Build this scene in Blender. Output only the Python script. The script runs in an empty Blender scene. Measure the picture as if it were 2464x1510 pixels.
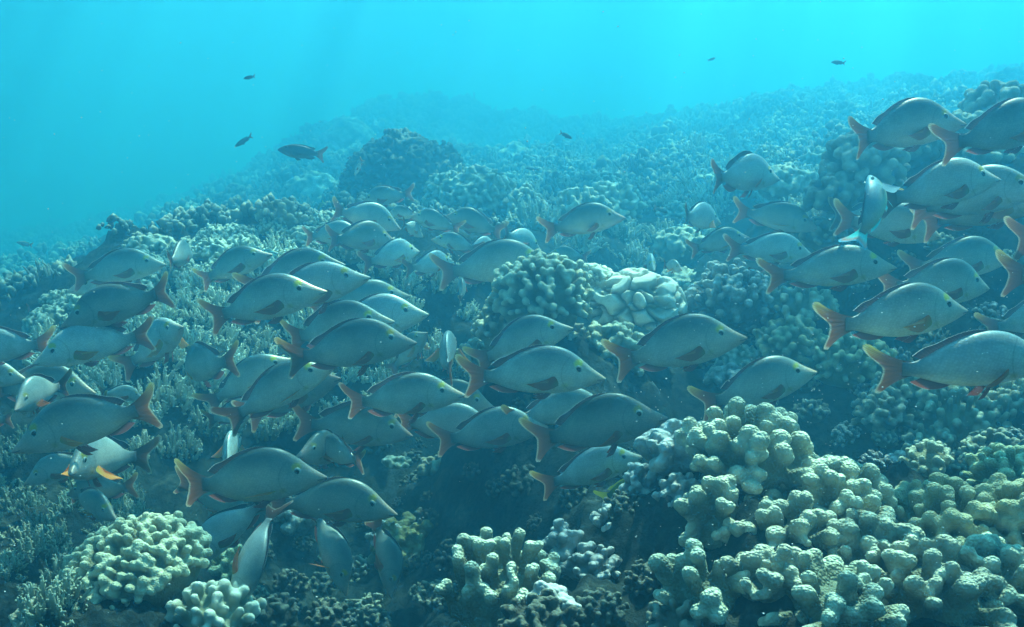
import bpy, math, random
import numpy as np
from mathutils import Vector, Matrix

random.seed(7)
rng = np.random.default_rng(11)
R = math.radians
S = bpy.context.scene
COL = S.collection

# ------------------------------------------------------------------ camera, sun, sky, exposure
FPX = 2400.0                      # focal length in pixels of a 2464 wide frame
PITCH = R(10)
cd = bpy.data.cameras.new("camera")
cd.sensor_width = 36
cd.lens = 36 * FPX / 2464
cd.clip_start = 0.02
cd.clip_end = 400
cam = bpy.data.objects.new("camera", cd)
COL.objects.link(cam)
cam.rotation_euler = (R(90) - PITCH, 0, 0)
S.camera = cam

SUN_EL, SUN_AZ = R(58), R(26)     # elevation; azimuth from +Y towards +X
w = bpy.data.worlds.new("World")
S.world = w
w.use_nodes = True
nt = w.node_tree
bg = nt.nodes["Background"]
sky = nt.nodes.new("ShaderNodeTexSky")
sky.sky_type = 'NISHITA'
sky.sun_disc = False
sky.sun_elevation = SUN_EL
sky.sun_rotation = SUN_AZ
nt.links.new(sky.outputs[0], bg.inputs[0])
bg.inputs[1].default_value = 0.05
sd = bpy.data.lights.new("sun", 'SUN')
sd.energy = 5.0
sd.angle = R(0.5)
sd.color = (1.0, 0.96, 0.90)
sun = bpy.data.objects.new("sun", sd)
COL.objects.link(sun)
sdir = Vector((math.sin(SUN_AZ) * math.cos(SUN_EL), math.cos(SUN_AZ) * math.cos(SUN_EL), math.sin(SUN_EL)))
sun.rotation_euler = sdir.to_track_quat('Z', 'Y').to_euler()
S.view_settings.view_transform = 'Standard'
S.view_settings.look = 'None'
S.view_settings.gamma = 1
S.view_settings.exposure = 1.97
S.cycles.use_denoising = True
S.cycles.max_bounces = 8
S.cycles.diffuse_bounces = 2
S.cycles.glossy_bounces = 2
S.cycles.transmission_bounces = 3
S.cycles.volume_bounces = 2
S.cycles.transparent_max_bounces = 6
S.cycles.use_adaptive_sampling = True

# ------------------------------------------------------------------ picture <-> space
CP, SP = math.cos(PITCH), math.sin(PITCH)
def c2w(v):
    x, y, z = v                    # camera space: x right, y up, -z forward
    return Vector((x, y * SP - z * CP, y * CP + z * SP))
def at(u, v, d):                   # point on the sight line (u, v) at forward depth d
    return c2w(((u - 1232) / FPX * d, -(v - 755) / FPX * d, -d))

# ------------------------------------------------------------------ noise
def _h(i, j, k, s):
    n = (i * 374761393 + j * 668265263 + k * 2147483647 + s * 1274126177).astype(np.int64)
    n = (n ^ (n >> 13)) * 1274126177
    n = n & 0x7fffffff
    n = (n ^ (n >> 16)) * 2654435
    return (n & 0xffffff) / float(0xffffff)
def vnoise(P, s=0):
    I = np.floor(P).astype(np.int64); f = P - I; f = f * f * (3 - 2 * f)
    o = 0
    for a in (0, 1):
        for b in (0, 1):
            for c in (0, 1):
                wt = (f[:, 0] if a else 1 - f[:, 0]) * (f[:, 1] if b else 1 - f[:, 1]) * (f[:, 2] if c else 1 - f[:, 2])
                o = o + wt * _h(I[:, 0] + a, I[:, 1] + b, I[:, 2] + c, s)
    return o * 2 - 1
def fbm(P, n=4, s=0, g=.5):
    o = 0; a = 1
    for k in range(n):
        o = o + a * vnoise(P * (2.03 ** k), s + k); a *= g
    return o
def worley(P, s=0, two=False):
    I = np.floor(P).astype(np.int64)
    f1 = np.full(len(P), 9.0); f2 = np.full(len(P), 9.0)
    for a in (-1, 0, 1):
        for b in (-1, 0, 1):
            for c in (-1, 0, 1):
                J = I + np.array([a, b, c])
                C = J + np.stack([_h(J[:, 0], J[:, 1], J[:, 2], s + q) for q in (1, 2, 3)], 1)
                d = np.sqrt(((P - C) ** 2).sum(1))
                f2 = np.minimum(f2, np.maximum(f1, d)); f1 = np.minimum(f1, d)
    return (f1, f2) if two else f1

# ------------------------------------------------------------------ materials
def newmat(name):
    m = bpy.data.materials.new(name); m.use_nodes = True
    return m, m.node_tree, m.node_tree.nodes["Principled BSDF"]
def node(nt, t, **kw):
    n = nt.nodes.new(t)
    for k, v in kw.items():
        if k.startswith("i_"):
            n.inputs[k[2:]].default_value = v
        else:
            setattr(n, k, v)
    return n
def ramp(nt, fac, stops, interp='LINEAR'):
    r = nt.nodes.new("ShaderNodeValToRGB"); r.color_ramp.interpolation = interp
    e = r.color_ramp.elements
    while len(e) < len(stops): e.new(0.5)
    for k, (p, c) in enumerate(stops):
        e[k].position = p; e[k].color = (*c, 1) if len(c) == 3 else c
    nt.links.new(fac, r.inputs[0])
    return r.outputs[0]
def mixc(nt, fac, a, b, mode='MIX'):
    m = nt.nodes.new("ShaderNodeMix"); m.data_type = 'RGBA'; m.blend_type = mode
    if isinstance(fac, (int, float)): m.inputs[0].default_value = fac
    else: nt.links.new(fac, m.inputs[0])
    for q, x in ((6, a), (7, b)):
        if isinstance(x, tuple): m.inputs[q].default_value = (*x, 1)
        else: nt.links.new(x, m.inputs[q])
    return m.outputs[2]
def math_(nt, op, a, b=None, c=None, clamp=False):
    m = nt.nodes.new("ShaderNodeMath"); m.operation = op; m.use_clamp = clamp
    for q, x in ((0, a), (1, b), (2, c)):
        if x is None: continue
        if isinstance(x, (int, float)): m.inputs[q].default_value = x
        else: nt.links.new(x, m.inputs[q])
    return m.outputs[0]
def objnoise(nt, scale, detail=4, rough=.6):
    tc = node(nt, "ShaderNodeTexCoord")
    n = node(nt, "ShaderNodeTexNoise"); n.inputs["Scale"].default_value = scale
    n.inputs["Detail"].default_value = detail; n.inputs["Roughness"].default_value = rough
    nt.links.new(tc.outputs["Object"], n.inputs["Vector"])
    return n.outputs["Fac"], tc

def coral_mat(name, c_lo, c_hi, c_tip, grain=260, bump=.5, dist=.004, rough=.85):
    m, nt, b = newmat(name)
    n1, tc = objnoise(nt, 9, 5)
    col = ramp(nt, n1, [(.3, c_lo), (.7, c_hi)])
    at_ = node(nt, "ShaderNodeAttribute", attribute_name="tip")
    n3, _ = objnoise(nt, 60, 3)
    tipf = math_(nt, 'MULTIPLY', at_.outputs["Fac"], ramp(nt, n3, [(.25, (.45,)*3), (.75, (1,)*3)]), clamp=True)
    col = mixc(nt, tipf, col, c_tip)  # pale tips are pigment; bases darkened further to paint shade between knobs
    oi = node(nt, "ShaderNodeObjectInfo")
    hs = node(nt, "ShaderNodeHueSaturation")
    nt.links.new(math_(nt, 'MULTIPLY_ADD', oi.outputs["Random"], .05, .475), hs.inputs["Hue"])
    nt.links.new(math_(nt, 'MULTIPLY_ADD', oi.outputs["Random"], .3, .85), hs.inputs["Value"])
    nt.links.new(col, hs.inputs["Color"])
    nt.links.new(hs.outputs[0], b.inputs["Base Color"])
    b.inputs["Roughness"].default_value = rough
    b.inputs["Specular IOR Level"].default_value = .25
    v = node(nt, "ShaderNodeTexVoronoi"); v.inputs["Scale"].default_value = grain
    nt.links.new(tc.outputs["Object"], v.inputs["Vector"])
    bp = node(nt, "ShaderNodeBump"); bp.inputs["Strength"].default_value = bump; bp.inputs["Distance"].default_value = dist
    bp.invert = True
    nt.links.new(v.outputs["Distance"], bp.inputs["Height"])
    nt.links.new(bp.outputs[0], b.inputs["Normal"])
    return m
M_FING = coral_mat("finger coral", (.09, .10, .07), (.23, .26, .18), (.92, .92, .70), 190, .85, .006)
M_POCI = coral_mat("cauliflower coral", (.15, .15, .10), (.32, .32, .22), (.82, .82, .64), 260, .7, .005)
M_YELL = coral_mat("yellowish coral", (.12, .14, .07), (.28, .31, .17), (.82, .84, .56), 260, .7, .005)
M_PALE = coral_mat("pale lobed coral", (.24, .24, .18), (.40, .40, .31), (.90, .88, .74), 400, .4)
M_BRAN = coral_mat("branching coral", (.10, .13, .09), (.30, .34, .24), (.90, .94, .80), 500, .3)
M_DARK = coral_mat("dark coral", (.05, .055, .045), (.13, .14, .11), (.46, .48, .38), 120, .6)
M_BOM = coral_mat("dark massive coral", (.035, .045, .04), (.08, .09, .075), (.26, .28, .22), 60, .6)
M_OLIV = coral_mat('olive coral', (.10, .10, .04), (.20, .19, .09), (.34, .33, .16), 120, .7, .006)
M_HOLL_SHADE = coral_mat('hollow shade coral', (.02, .025, .022), (.06, .07, .055), (.20, .22, .17), 120, .6)  # darker coral copy; shade of the hollow put into its colour
M_TAN = coral_mat('tan coral', (.11, .11, .07), (.26, .26, .17), (.68, .67, .48), 240, .5, .004)
M_FAR_DIM = coral_mat('dimmed far coral', (.05, .06, .05), (.15, .17, .13), (.52, .55, .44), 60, .5)  # branching coral tone lowered to paint the dimness of the far slope
M_DEAD = coral_mat("dead coral rock", (.07, .08, .08), (.26, .28, .27), (.74, .76, .72), 90, .9, .008)

m, nt, b = newmat("reef rock")
n1, tc = objnoise(nt, 5, 8, .7)
n2, _ = objnoise(nt, 40, 6, .7)
c1 = ramp(nt, n1, [(.3, (.012, .022, .022)), (.52, (.028, .042, .038)), (.75, (.10, .12, .10))])
c2 = ramp(nt, n2, [(.35, (.35,)*3), (.7, (1.25,)*3)])
nt.links.new(mixc(nt, 1.0, c1, c2, 'MULTIPLY'), b.inputs["Base Color"])
b.inputs["Roughness"].default_value = .95
b.inputs["Specular IOR Level"].default_value = .1
bp = node(nt, "ShaderNodeBump"); bp.inputs["Strength"].default_value = .8; bp.inputs["Distance"].default_value = .03
nt.links.new(n2, bp.inputs["Height"]); nt.links.new(bp.outputs[0], b.inputs["Normal"])
M_ROCK = m

def uvsep(nt):
    tc = node(nt, "ShaderNodeUVMap"); sp = node(nt, "ShaderNodeSeparateXYZ")
    nt.links.new(tc.outputs[0], sp.inputs[0])
    return tc.outputs[0], sp.outputs[0], sp.outputs[1]
def spot(nt, s, h, s0, h0, rs, rh, soft=.5):
    a = math_(nt, 'DIVIDE', math_(nt, 'SUBTRACT', s, s0), rs)
    c = math_(nt, 'DIVIDE', math_(nt, 'SUBTRACT', h, h0), rh)
    d = math_(nt, 'SQRT', math_(nt, 'ADD', math_(nt, 'MULTIPLY', a, a), math_(nt, 'MULTIPLY', c, c)))
    return math_(nt, 'DIVIDE', math_(nt, 'SUBTRACT', 1, d), soft, clamp=True), d

def fish_body_mat(name, belly, mid, back, snout, brow=True, metallic=.15, dark_spots=False):
    m, nt, b = newmat(name)
    uv, s, h = uvsep(nt)
    nz = node(nt, "ShaderNodeTexNoise"); nz.inputs["Scale"].default_value = 14; nz.inputs["Detail"].default_value = 5
    nt.links.new(uv, nz.inputs["Vector"])
    hh = math_(nt, 'MULTIPLY_ADD', nz.outputs["Fac"], .05, math_(nt, 'SUBTRACT', h, .025))
    col = ramp(nt, hh, [(.37, belly), (.46, tuple(.5*(x+y) for x, y in zip(belly, mid))), (.56, mid), (.70, back), (.80, tuple(x*.7 for x in back))])
    sn = ramp(nt, s, [(.80, (0,)*3), (.97, (1,)*3)])
    col = mixc(nt, sn, col, snout)
    # darker peduncle
    pd = ramp(nt, s, [(.12, (.75,)*3), (.27, (0,)*3)])
    col = mixc(nt, pd, col, (.10, .09, .10))
    if brow:
        f, d = spot(nt, s, h, .797, .616, .042, .034, .5)
        col = mixc(nt, f, col, (.52, .46, .05))
        f2, d2 = spot(nt, s, h, .70, .455, .035, .030, .7)
        col = mixc(nt, math_(nt, 'MULTIPLY', f2, .5), col, (.42, .36, .08))
    ns = node(nt, "ShaderNodeTexNoise"); ns.inputs["Scale"].default_value = 5; ns.inputs["Detail"].default_value = 7; ns.inputs["Roughness"].default_value = .7
    ax = node(nt, "ShaderNodeVectorMath"); ax.operation = 'ADD'; oi0 = node(nt, "ShaderNodeObjectInfo")
    nt.links.new(uv, ax.inputs[0]); nt.links.new(oi0.outputs["Random"], ax.inputs[1]); nt.links.new(ax.outputs[0], ns.inputs["Vector"])
    col = mixc(nt, .9, col, ramp(nt, ns.outputs["Fac"], [(.3, (.70, .72, .70)), (.5, (1, 1, 1)), (.75, (1.30, 1.22, 1.05))]), 'MULTIPLY')
    # gill cover line
    f3, d3 = spot(nt, s, h, .80, .54, .125, .14, 1)
    ln = math_(nt, 'LESS_THAN', math_(nt, 'ABSOLUTE', math_(nt, 'SUBTRACT', d3, 1.0)), .035)
    lm = math_(nt, 'MULTIPLY', ln, math_(nt, 'LESS_THAN', s, .74))
    col = mixc(nt, math_(nt, 'MULTIPLY', lm, .28), col, (.08, .08, .08))
    # mouth line
    mm = math_(nt, 'MULTIPLY', math_(nt, 'GREATER_THAN', s, .935), math_(nt, 'LESS_THAN', math_(nt, 'ABSOLUTE', math_(nt, 'SUBTRACT', h, .493)), .004))
    col = mixc(nt, math_(nt, 'MULTIPLY', mm, .7), col, (.12, .05, .05))
    # scale rows
    mp = node(nt, "ShaderNodeMapping"); mp.inputs["Scale"].default_value = (52, 66, 1); mp.inputs["Rotation"].default_value = (0, 0, .35)
    nt.links.new(uv, mp.inputs[0])
    vo = node(nt, "ShaderNodeTexVoronoi"); vo.inputs["Scale"].default_value = 1; vo.inputs["Randomness"].default_value = .5
    nt.links.new(mp.outputs[0], vo.inputs["Vector"])
    sc = ramp(nt, vo.outputs["Distance"], [(.2, (1.12,)*3), (.65, (.72,)*3)])
    col = mixc(nt, .5, col, sc, 'MULTIPLY')
    oi = node(nt, "ShaderNodeObjectInfo")
    hs = node(nt, "ShaderNodeHueSaturation")
    nt.links.new(math_(nt, 'MULTIPLY_ADD', oi.outputs["Random"], .55, .66), hs.inputs["Value"])
    nt.links.new(math_(nt, 'MULTIPLY_ADD', oi.outputs["Random"], .03, .485), hs.inputs["Hue"])
    nt.links.new(col, hs.inputs["Color"])
    nt.links.new(hs.outputs[0], b.inputs["Base Color"])
    nt.links.new(ramp(nt, ns.outputs["Fac"], [(.3, (.55,)*3), (.7, (.32,)*3)]), b.inputs["Roughness"])
    b.inputs["Metallic"].default_value = metallic
    bp = node(nt, "ShaderNodeBump"); bp.inputs["Strength"].default_value = .15; bp.inputs["Distance"].default_value = .002
    nt.links.new(vo.outputs["Distance"], bp.inputs["Height"]); nt.links.new(bp.outputs[0], b.inputs["Normal"])
    return m
M_BODY = fish_body_mat("snapper skin", (.72, .64, .54), (.42, .46, .42), (.12, .17, .17), (.58, .38, .28))
M_BODYW = fish_body_mat("pale snapper skin", (.76, .70, .64), (.56, .62, .60), (.34, .44, .46), (.64, .50, .40))
M_DFISH = fish_body_mat("dark fish skin", (.10, .10, .12), (.06, .07, .09), (.03, .035, .05), (.06, .06, .07), False)
M_YFISH = fish_body_mat("yellow fish skin", (.50, .50, .08), (.34, .42, .06), (.18, .28, .04), (.34, .38, .08), False)
M_PARR = fish_body_mat("parrotfish skin", (.52, .50, .30), (.20, .34, .36), (.10, .20, .24), (.20, .34, .36), False)

def fin_mat(name, stops, tipc=None, trans=.5, yell=None):
    m, nt, b = newmat(name)
    uv, r, t = uvsep(nt)
    col = ramp(nt, r, stops)
    if yell:
        f = math_(nt, 'MULTIPLY', ramp(nt, r, [(.55, (0,)*3), (.9, (1,)*3)]), ramp(nt, t, [(.0, (1,)*3), (.25, (0,)*3)]), clamp=True)
        col = mixc(nt, math_(nt, 'MULTIPLY', math_(nt, 'MULTIPLY', f, node(nt, 'ShaderNodeObjectInfo').outputs['Random']), .9), col, yell)
    wv = node(nt, "ShaderNodeTexWave"); wv.inputs["Scale"].default_value = 9; wv.bands_direction = 'Y'
    wv.inputs["Distortion"].default_value = 1.0
    nt.links.new(uv, wv.inputs["Vector"])
    col = mixc(nt, .7, col, ramp(nt, wv.outputs["Fac"], [(0, (.6,)*3), (1, (1.2,)*3)]), 'MULTIPLY')
    nt.links.new(col, b.inputs["Base Color"]); b.inputs["Roughness"].default_value = .45
    tr = node(nt, "ShaderNodeBsdfTranslucent"); nt.links.new(col, tr.inputs[0])
    mx = node(nt, "ShaderNodeMixShader"); mx.inputs[0].default_value = trans
    nt.links.new(b.outputs[0], mx.inputs[1]); nt.links.new(tr.outputs[0], mx.inputs[2])
    nt.links.new(mx.outputs[0], nt.nodes["Material Output"].inputs[0])
    return m
M_TAIL = fin_mat("tail fin", [(0, (.09, .085, .08)), (.3, (.085, .05, .04)), (.65, (.17, .06, .035)), (.90, (.30, .10, .045)), (.97, (.60, .50, .38))], yell=(.50, .44, .10), trans=.42)
M_DORS = fin_mat("dorsal fin", [(0, (.10, .07, .08)), (.5, (.04, .03, .04)), (.80, (.035, .03, .04)), (.93, (.9, .88, .85))], trans=.35)
M_PECT = fin_mat("pectoral fin", [(0, (.34, .26, .08)), (.22, (.44, .14, .06)), (.8, (.55, .17, .07)), (1, (.68, .30, .11))], trans=.4)
M_PECO = fin_mat("orange pectoral fin", [(0, (.50, .40, .08)), (.3, (.75, .30, .08)), (.8, (.90, .36, .10)), (1, (.95, .70, .30))], trans=.55)
M_ANAL = fin_mat("anal fin", [(0, (.22, .10, .09)), (.6, (.40, .10, .08)), (.9, (.45, .12, .10)), (.96, (.8, .7, .65))], trans=.4)
M_DFIN = fin_mat("dark fin", [(0, (.05, .05, .07)), (1, (.05, .05, .06))], trans=.2)
M_DTAIL = fin_mat("dark fish tail fin", [(0, (.06, .06, .07)), (.6, (.22, .10, .08)), (1, (.30, .12, .09))], trans=.3)
M_YFIN = fin_mat("yellow fin", [(0, (.34, .40, .05)), (1, (.60, .60, .06))], trans=.4)
M_PTAIL = fin_mat("turquoise tail fin", [(0, (.30, .26, .10)), (.3, (.10, .75, .75)), (.55, (.25, .90, .90)), (.8, (.70, .40, .35)), (1, (.10, .55, .80))], trans=.5)
M_WFIN = fin_mat("pale blue fin", [(0, (.5, .7, .8)), (1, (.9, .95, 1))], trans=.4)

def plain(name, c, rough=.3):
    m, nt, b = newmat(name)
    n1, _ = objnoise(nt, 40)
    nt.links.new(ramp(nt, n1, [(.3, tuple(x * .85 for x in c)), (.7, c)]), b.inputs["Base Color"])
    b.inputs["Roughness"].default_value = rough
    return m
M_IRIS = plain("iris", (.46, .50, .46), .25)
M_PUPIL = plain("pupil", (.006, .008, .012), .08)
M_SPECK = plain("drifting speck", (.85, .88, .86), .8)

# ------------------------------------------------------------------ mesh helpers
def mesh_from(name, V, F, mats, smooth=True, uv=None, tip=None):
    me = bpy.data.meshes.new(name)
    V = np.asarray(V, dtype=np.float32); 
    if isinstance(F, np.ndarray):
        n, k = F.shape
        me.vertices.add(len(V)); me.vertices.foreach_set("co", V.ravel())
        me.loops.add(n * k); me.loops.foreach_set("vertex_index", F.ravel().astype(np.int32))
        me.polygons.add(n); me.polygons.foreach_set("loop_start", np.arange(0, n * k, k, dtype=np.int32))
        me.update(calc_edges=True)
    else:
        me.from_pydata([tuple(map(float, v)) for v in V], [], F); me.update()
    if smooth:
        me.polygons.foreach_set("use_smooth", np.ones(len(me.polygons), dtype=bool))
    for mm in mats: me.materials.append(mm)
    if uv is not None:
        ul = me.uv_layers.new(name="UVMap")
        li = np.empty(len(me.loops), dtype=np.int32); me.loops.foreach_get("vertex_index", li)
        ul.data.foreach_set("uv", np.asarray(uv, dtype=np.float32)[li].ravel())
    if tip is not None:
        a = me.attributes.new("tip", 'FLOAT', 'POINT'); a.data.foreach_set("value", np.asarray(tip, dtype=np.float32))
    me.validate(clean_customdata=False)
    return me
def link(name, me, parent=None, loc=None):
    o = bpy.data.objects.new(name, me); COL.objects.link(o)
    if parent: o.parent = parent
    if loc is not None: o.location = loc
    return o
def tag(o, label, cat, group=None, kind=None):
    if label: o["label"] = label
    if cat: o["category"] = cat
    if group: o["group"] = group
    if kind: o["kind"] = kind
    return o

def ico(n):
    import bmesh
    bm = bmesh.new(); bmesh.ops.create_icosphere(bm, subdivisions=n, radius=1)
    V = np.array([v.co[:] for v in bm.verts]); F = np.array([[v.index for v in f.verts] for f in bm.faces]); bm.free()
    return V, F
ICO = {k: ico(k) for k in (1, 2, 3)}

class Soup:
    def __init__(s): s.V = []; s.F = []; s.T = []; s.n = 0
    def add(s, V, F, tip=None):
        s.V.append(V); s.F.append(F + s.n); s.n += len(V)
        s.T.append(np.zeros(len(V)) if tip is None else tip)
    def capsule(s, p0, p1, r0, r1, k=2, flat=1.0):
        V, F = ICO[k]
        p0 = np.asarray(p0, float); p1 = np.asarray(p1, float)
        d = p1 - p0; L = np.linalg.norm(d) + 1e-9; d = d / L
        a = np.cross(d, [0.3, 0.9, 0.2]); a /= np.linalg.norm(a); b = np.cross(d, a)
        up = V[:, 2] > 0
        r = np.where(up, r1, r0)[:, None]
        base = np.where(up[:, None], p1, p0)
        W = base + r * (V[:, :1] * a + V[:, 1:2] * b * flat + V[:, 2:] * d)
        s.add(W, F, np.clip(V[:, 2] * 1.2, 0, 1) * 1.0)
    def arrays(s):
        return np.concatenate(s.V), np.concatenate(s.F), np.concatenate(s.T)

def remeshed(name, soup, voxel, mat, noise_amp=0.0, noise_scale=30, smooth=2, tipdir=None):
    V, F, T = soup.arrays()
    me = mesh_from("tmp", V, F, [])
    o = bpy.data.objects.new("tmp", me); COL.objects.link(o)
    md = o.modifiers.new("r", 'REMESH'); md.mode = 'VOXEL'; md.voxel_size = voxel
    ms = o.modifiers.new("s", 'SMOOTH'); ms.iterations = smooth; ms.factor = .5
    dg = bpy.context.evaluated_depsgraph_get()
    me2 = bpy.data.meshes.new_from_object(o.evaluated_get(dg))
    bpy.data.objects.remove(o); bpy.data.meshes.remove(me)
    n = len(me2.vertices)
    co = np.empty(n * 3, dtype=np.float32); me2.vertices.foreach_get("co", co); co = co.reshape(-1, 3)
    no = np.empty(n * 3, dtype=np.float32); me2.vertex_normals.foreach_get("vector", no) if hasattr(me2, "vertex_normals") else me2.vertices.foreach_get("normal", no)
    no = no.reshape(-1, 3)
    if noise_amp:
        co = co + no * (fbm(co * noise_scale, 3)[:, None] * noise_amp)
        me2.vertices.foreach_set("co", co.astype(np.float32).ravel())
    me2.name = name
    return me2, co
def set_tip(me, tip):
    a = me.attributes.get("tip") or me.attributes.new("tip", 'FLOAT', 'POINT')
    a.data.foreach_set("value", np.asarray(tip, dtype=np.float32))
def finish(me, mat):
    me.materials.clear(); me.materials.append(mat)
    me.polygons.foreach_set("use_smooth", np.ones(len(me.polygons), dtype=bool)); me.update()

# ------------------------------------------------------------------ coral colonies
def dome_dirs(n, zmin=-.25, jit=.25, rs=None):
    rs = rs or random
    out = []
    g = math.pi * (3 - math.sqrt(5)); ph = rs.random() * 6.28
    for i in range(n):
        z = 1 - (i + .5) / n * (1 - zmin)
        r = math.sqrt(max(0, 1 - z * z)); a = ph + i * g
        v = np.array([r * math.cos(a), r * math.sin(a), z]) + np.array([rs.gauss(0, jit) for _ in range(3)]) / math.sqrt(n)* 2
        out.append(v / np.linalg.norm(v))
    return out

def knob_colony(name, seed, rad, n, kr, kl, voxel, mat, up=.35, flat=1.0, fork=.3, jit=.25, lump=.12, zmin=-.25, smooth=2, amp=.0015, core=.86):
    rs = random.Random(seed)
    rx, ry, rz = rad
    sp = Soup()
    V, F = ICO[3]
    nz = 1 + lump * fbm(V * 1.7 + seed, 3)
    A = V * np.array([rx, ry, rz]) * core * nz[:, None]
    sp.add(A, F)
    tips = []
    for d in dome_dirs(n, zmin, jit, rs):
        q = 1 + lump * float(fbm(d[None] * 1.7 + seed, 3)[0])
        p = d * np.array([rx, ry, rz]) * core * q
        nrm = d / np.array([rx, ry, rz]); nrm /= np.linalg.norm(nrm)
        di = nrm * (1 - up) + np.array([0, 0, up]) + np.array([rs.gauss(0, .12) for _ in range(3)]); di /= np.linalg.norm(di)
        k = kr * rs.uniform(.75, 1.3); L = kl * rs.uniform(.6, 1.35)
        e = p + di * L
        fl = rs.uniform(flat, 1) if flat < 1 else 1
        sp.capsule(p - di * k, e, k * .85, k, 2, fl)
        tips.append(e + di * k)
        if rs.random() < fork:
            s = np.cross(di, [rs.gauss(0, 1) for _ in range(3)]); s /= np.linalg.norm(s)
            e2 = e + s * k * 1.3 + di * k * rs.uniform(-.4, .5)
            sp.capsule(p + di * L * .4, e2, k * .7, k * .85, 2); tips.append(e2 + di * k * .85)
    me, co = remeshed(name, sp, voxel, mat, amp, 60, smooth)
    T = np.array(tips); tip = np.zeros(len(co))
    for i in range(0, len(co), 4000):
        dd = np.sqrt(((co[i:i+4000, None, :] - T[None]) ** 2).sum(2).min(1))
        tip[i:i+4000] = np.clip(1 - dd / (kr * 1.9), 0, 1)
    set_tip(me, tip); finish(me, mat)
    return me

def lobed_colony(name, seed, rad, cells, depth, mat, sub=110):
    # smooth massive coral, swollen lobes parted by winding grooves
    th = np.linspace(0, 2 * math.pi, sub * 2, endpoint=False); ph = np.linspace(0, R(115), sub)
    T, P = np.meshgrid(th, ph)
    D = np.stack([np.sin(P) * np.cos(T), np.sin(P) * np.sin(T), np.cos(P)], -1).reshape(-1, 3)
    W = D * cells + .62 * np.stack([fbm(D * cells * 1.1 + 5 * q, 2, q) for q in range(3)], 1)
    f1, f2 = worley(W, seed, True)
    g = np.clip((f2 - f1) / .42, 0, 1); g = 1 - (1 - g) ** 2.2
    r = 1 - depth * (1 - g) + .06 * fbm(D * 2 + seed, 2)
    V = D * r[:, None] * np.array(rad)
    n = sub * 2; F = []
    for i in range(sub - 1):
        for j in range(n):
            F.append((i * n + j, i * n + (j + 1) % n, (i + 1) * n + (j + 1) % n, (i + 1) * n + j))
    return mesh_from(name, V, np.array(F)[:, ::-1], [mat], tip=np.clip(g, 0, 1) ** 1.5 * 1.4)  # grooves coloured darker than the lobes, crease shade put into the colour

def branch(sp, p, d, L, r, rs, nubs=12, sides=6, rings=6):
    # knobbly tapering branch; side nubs like a bottle brush
    pts = []; q = np.array(p, float); dd = np.array(d, float)
    for k in range(rings + 1):
        pts.append(q.copy()); q = q + dd * L / rings
        dd = dd + np.array([rs.gauss(0, .09), rs.gauss(0, .09), .05]); dd /= np.linalg.norm(dd)
    a = np.cross(d, [.31, .8, .25]); a /= np.linalg.norm(a); b = np.cross(d, a); b /= np.linalg.norm(b)
    V = []; tp = []
    for k, c in enumerate(pts):
        t = k / rings; rr = r * (1 - .45 * t) * (1 if k < rings else .45)
        for j in range(sides):
            an = j * 6.283 / sides
            V.append(c + rr * (a * math.cos(an) + b * math.sin(an))); tp.append(max(0, t * 1.5 - .6))
    V.append(pts[-1] + dd * r * .5); tp.append(1)
    F = []
    for k in range(rings):
        for j in range(sides):
            j2 = (j + 1) % sides
            F += [(k * sides + j, k * sides + j2, (k + 1) * sides + j2), (k * sides + j, (k + 1) * sides + j2, (k + 1) * sides + j)]
    for j in range(sides): F.append((rings * sides + j, rings * sides + (j + 1) % sides, len(V) - 1))
    sp.add(np.array(V), np.array(F), np.array(tp))
    for i in range(nubs):
        t = .15 + .85 * (i + rs.random()) / nubs; k = min(int(t * rings), rings - 1); c = pts[k] + (pts[k + 1] - pts[k]) * (t * rings - k)
        an = rs.random() * 6.283; o = a * math.cos(an) + b * math.sin(an); o = o * .8 + dd * .6
        rr = r * (1 - .4 * t); x = c + o * rr * rs.uniform(1.2, 1.9)
        nr = rr * rs.uniform(.42, .62)
        s1 = np.cross(o, [.2, .5, .9]); s1 /= np.linalg.norm(s1); s2 = np.cross(o, s1)
        VV = [c + s1 * nr, c + s2 * nr, c - s1 * nr, c - s2 * nr, x + s1 * nr * .8, x + s2 * nr * .8, x - s1 * nr * .8, x - s2 * nr * .8, x + o * nr * .8]
        FF = []
        for j in range(4):
            j2 = (j + 1) % 4
            FF += [(j, j2, 4 + j2), (j, 4 + j2, 4 + j), (4 + j, 4 + j2, 8)]
        sp.add(np.array(VV), np.array(FF), np.array([0, 0, 0, 0, .6, .6, .6, .6, 1.]))

def thicket_colony(name, seed, rad, n, L, r, mat, nubs=12, lean=(0, 0), fan=.9):
    rs = random.Random(seed); sp = Soup()
    for i in range(n):
        a = rs.random() * 6.283; q = math.sqrt(rs.random())
        x, y = q * rad * math.cos(a), q * rad * math.sin(a)
        d = np.array([x / rad * fan * .8 + lean[0] + rs.gauss(0, .13), y / rad * fan * .8 + lean[1] + rs.gauss(0, .13), 1.0]); d /= np.linalg.norm(d)
        l = L * rs.uniform(.6, 1.15) * (1 - .25 * q)
        branch(sp, (x * .6, y * .6, -.03 - .25 * L * q), d, l, r * rs.uniform(.75, 1.2), rs, nubs)
        if rs.random() < .6:
            d2 = d + np.array([rs.gauss(0, .45), rs.gauss(0, .45), .1]); d2 /= np.linalg.norm(d2)
            branch(sp, np.array((x * .6, y * .6, -.03 - .25 * L * q)) + d * l * rs.uniform(.35, .6), d2, l * .45, r * .75, rs, max(4, nubs // 2), 6, 4)
    V, F, T = sp.arrays()
    return mesh_from(name, V, F, [mat], tip=T)

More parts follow.
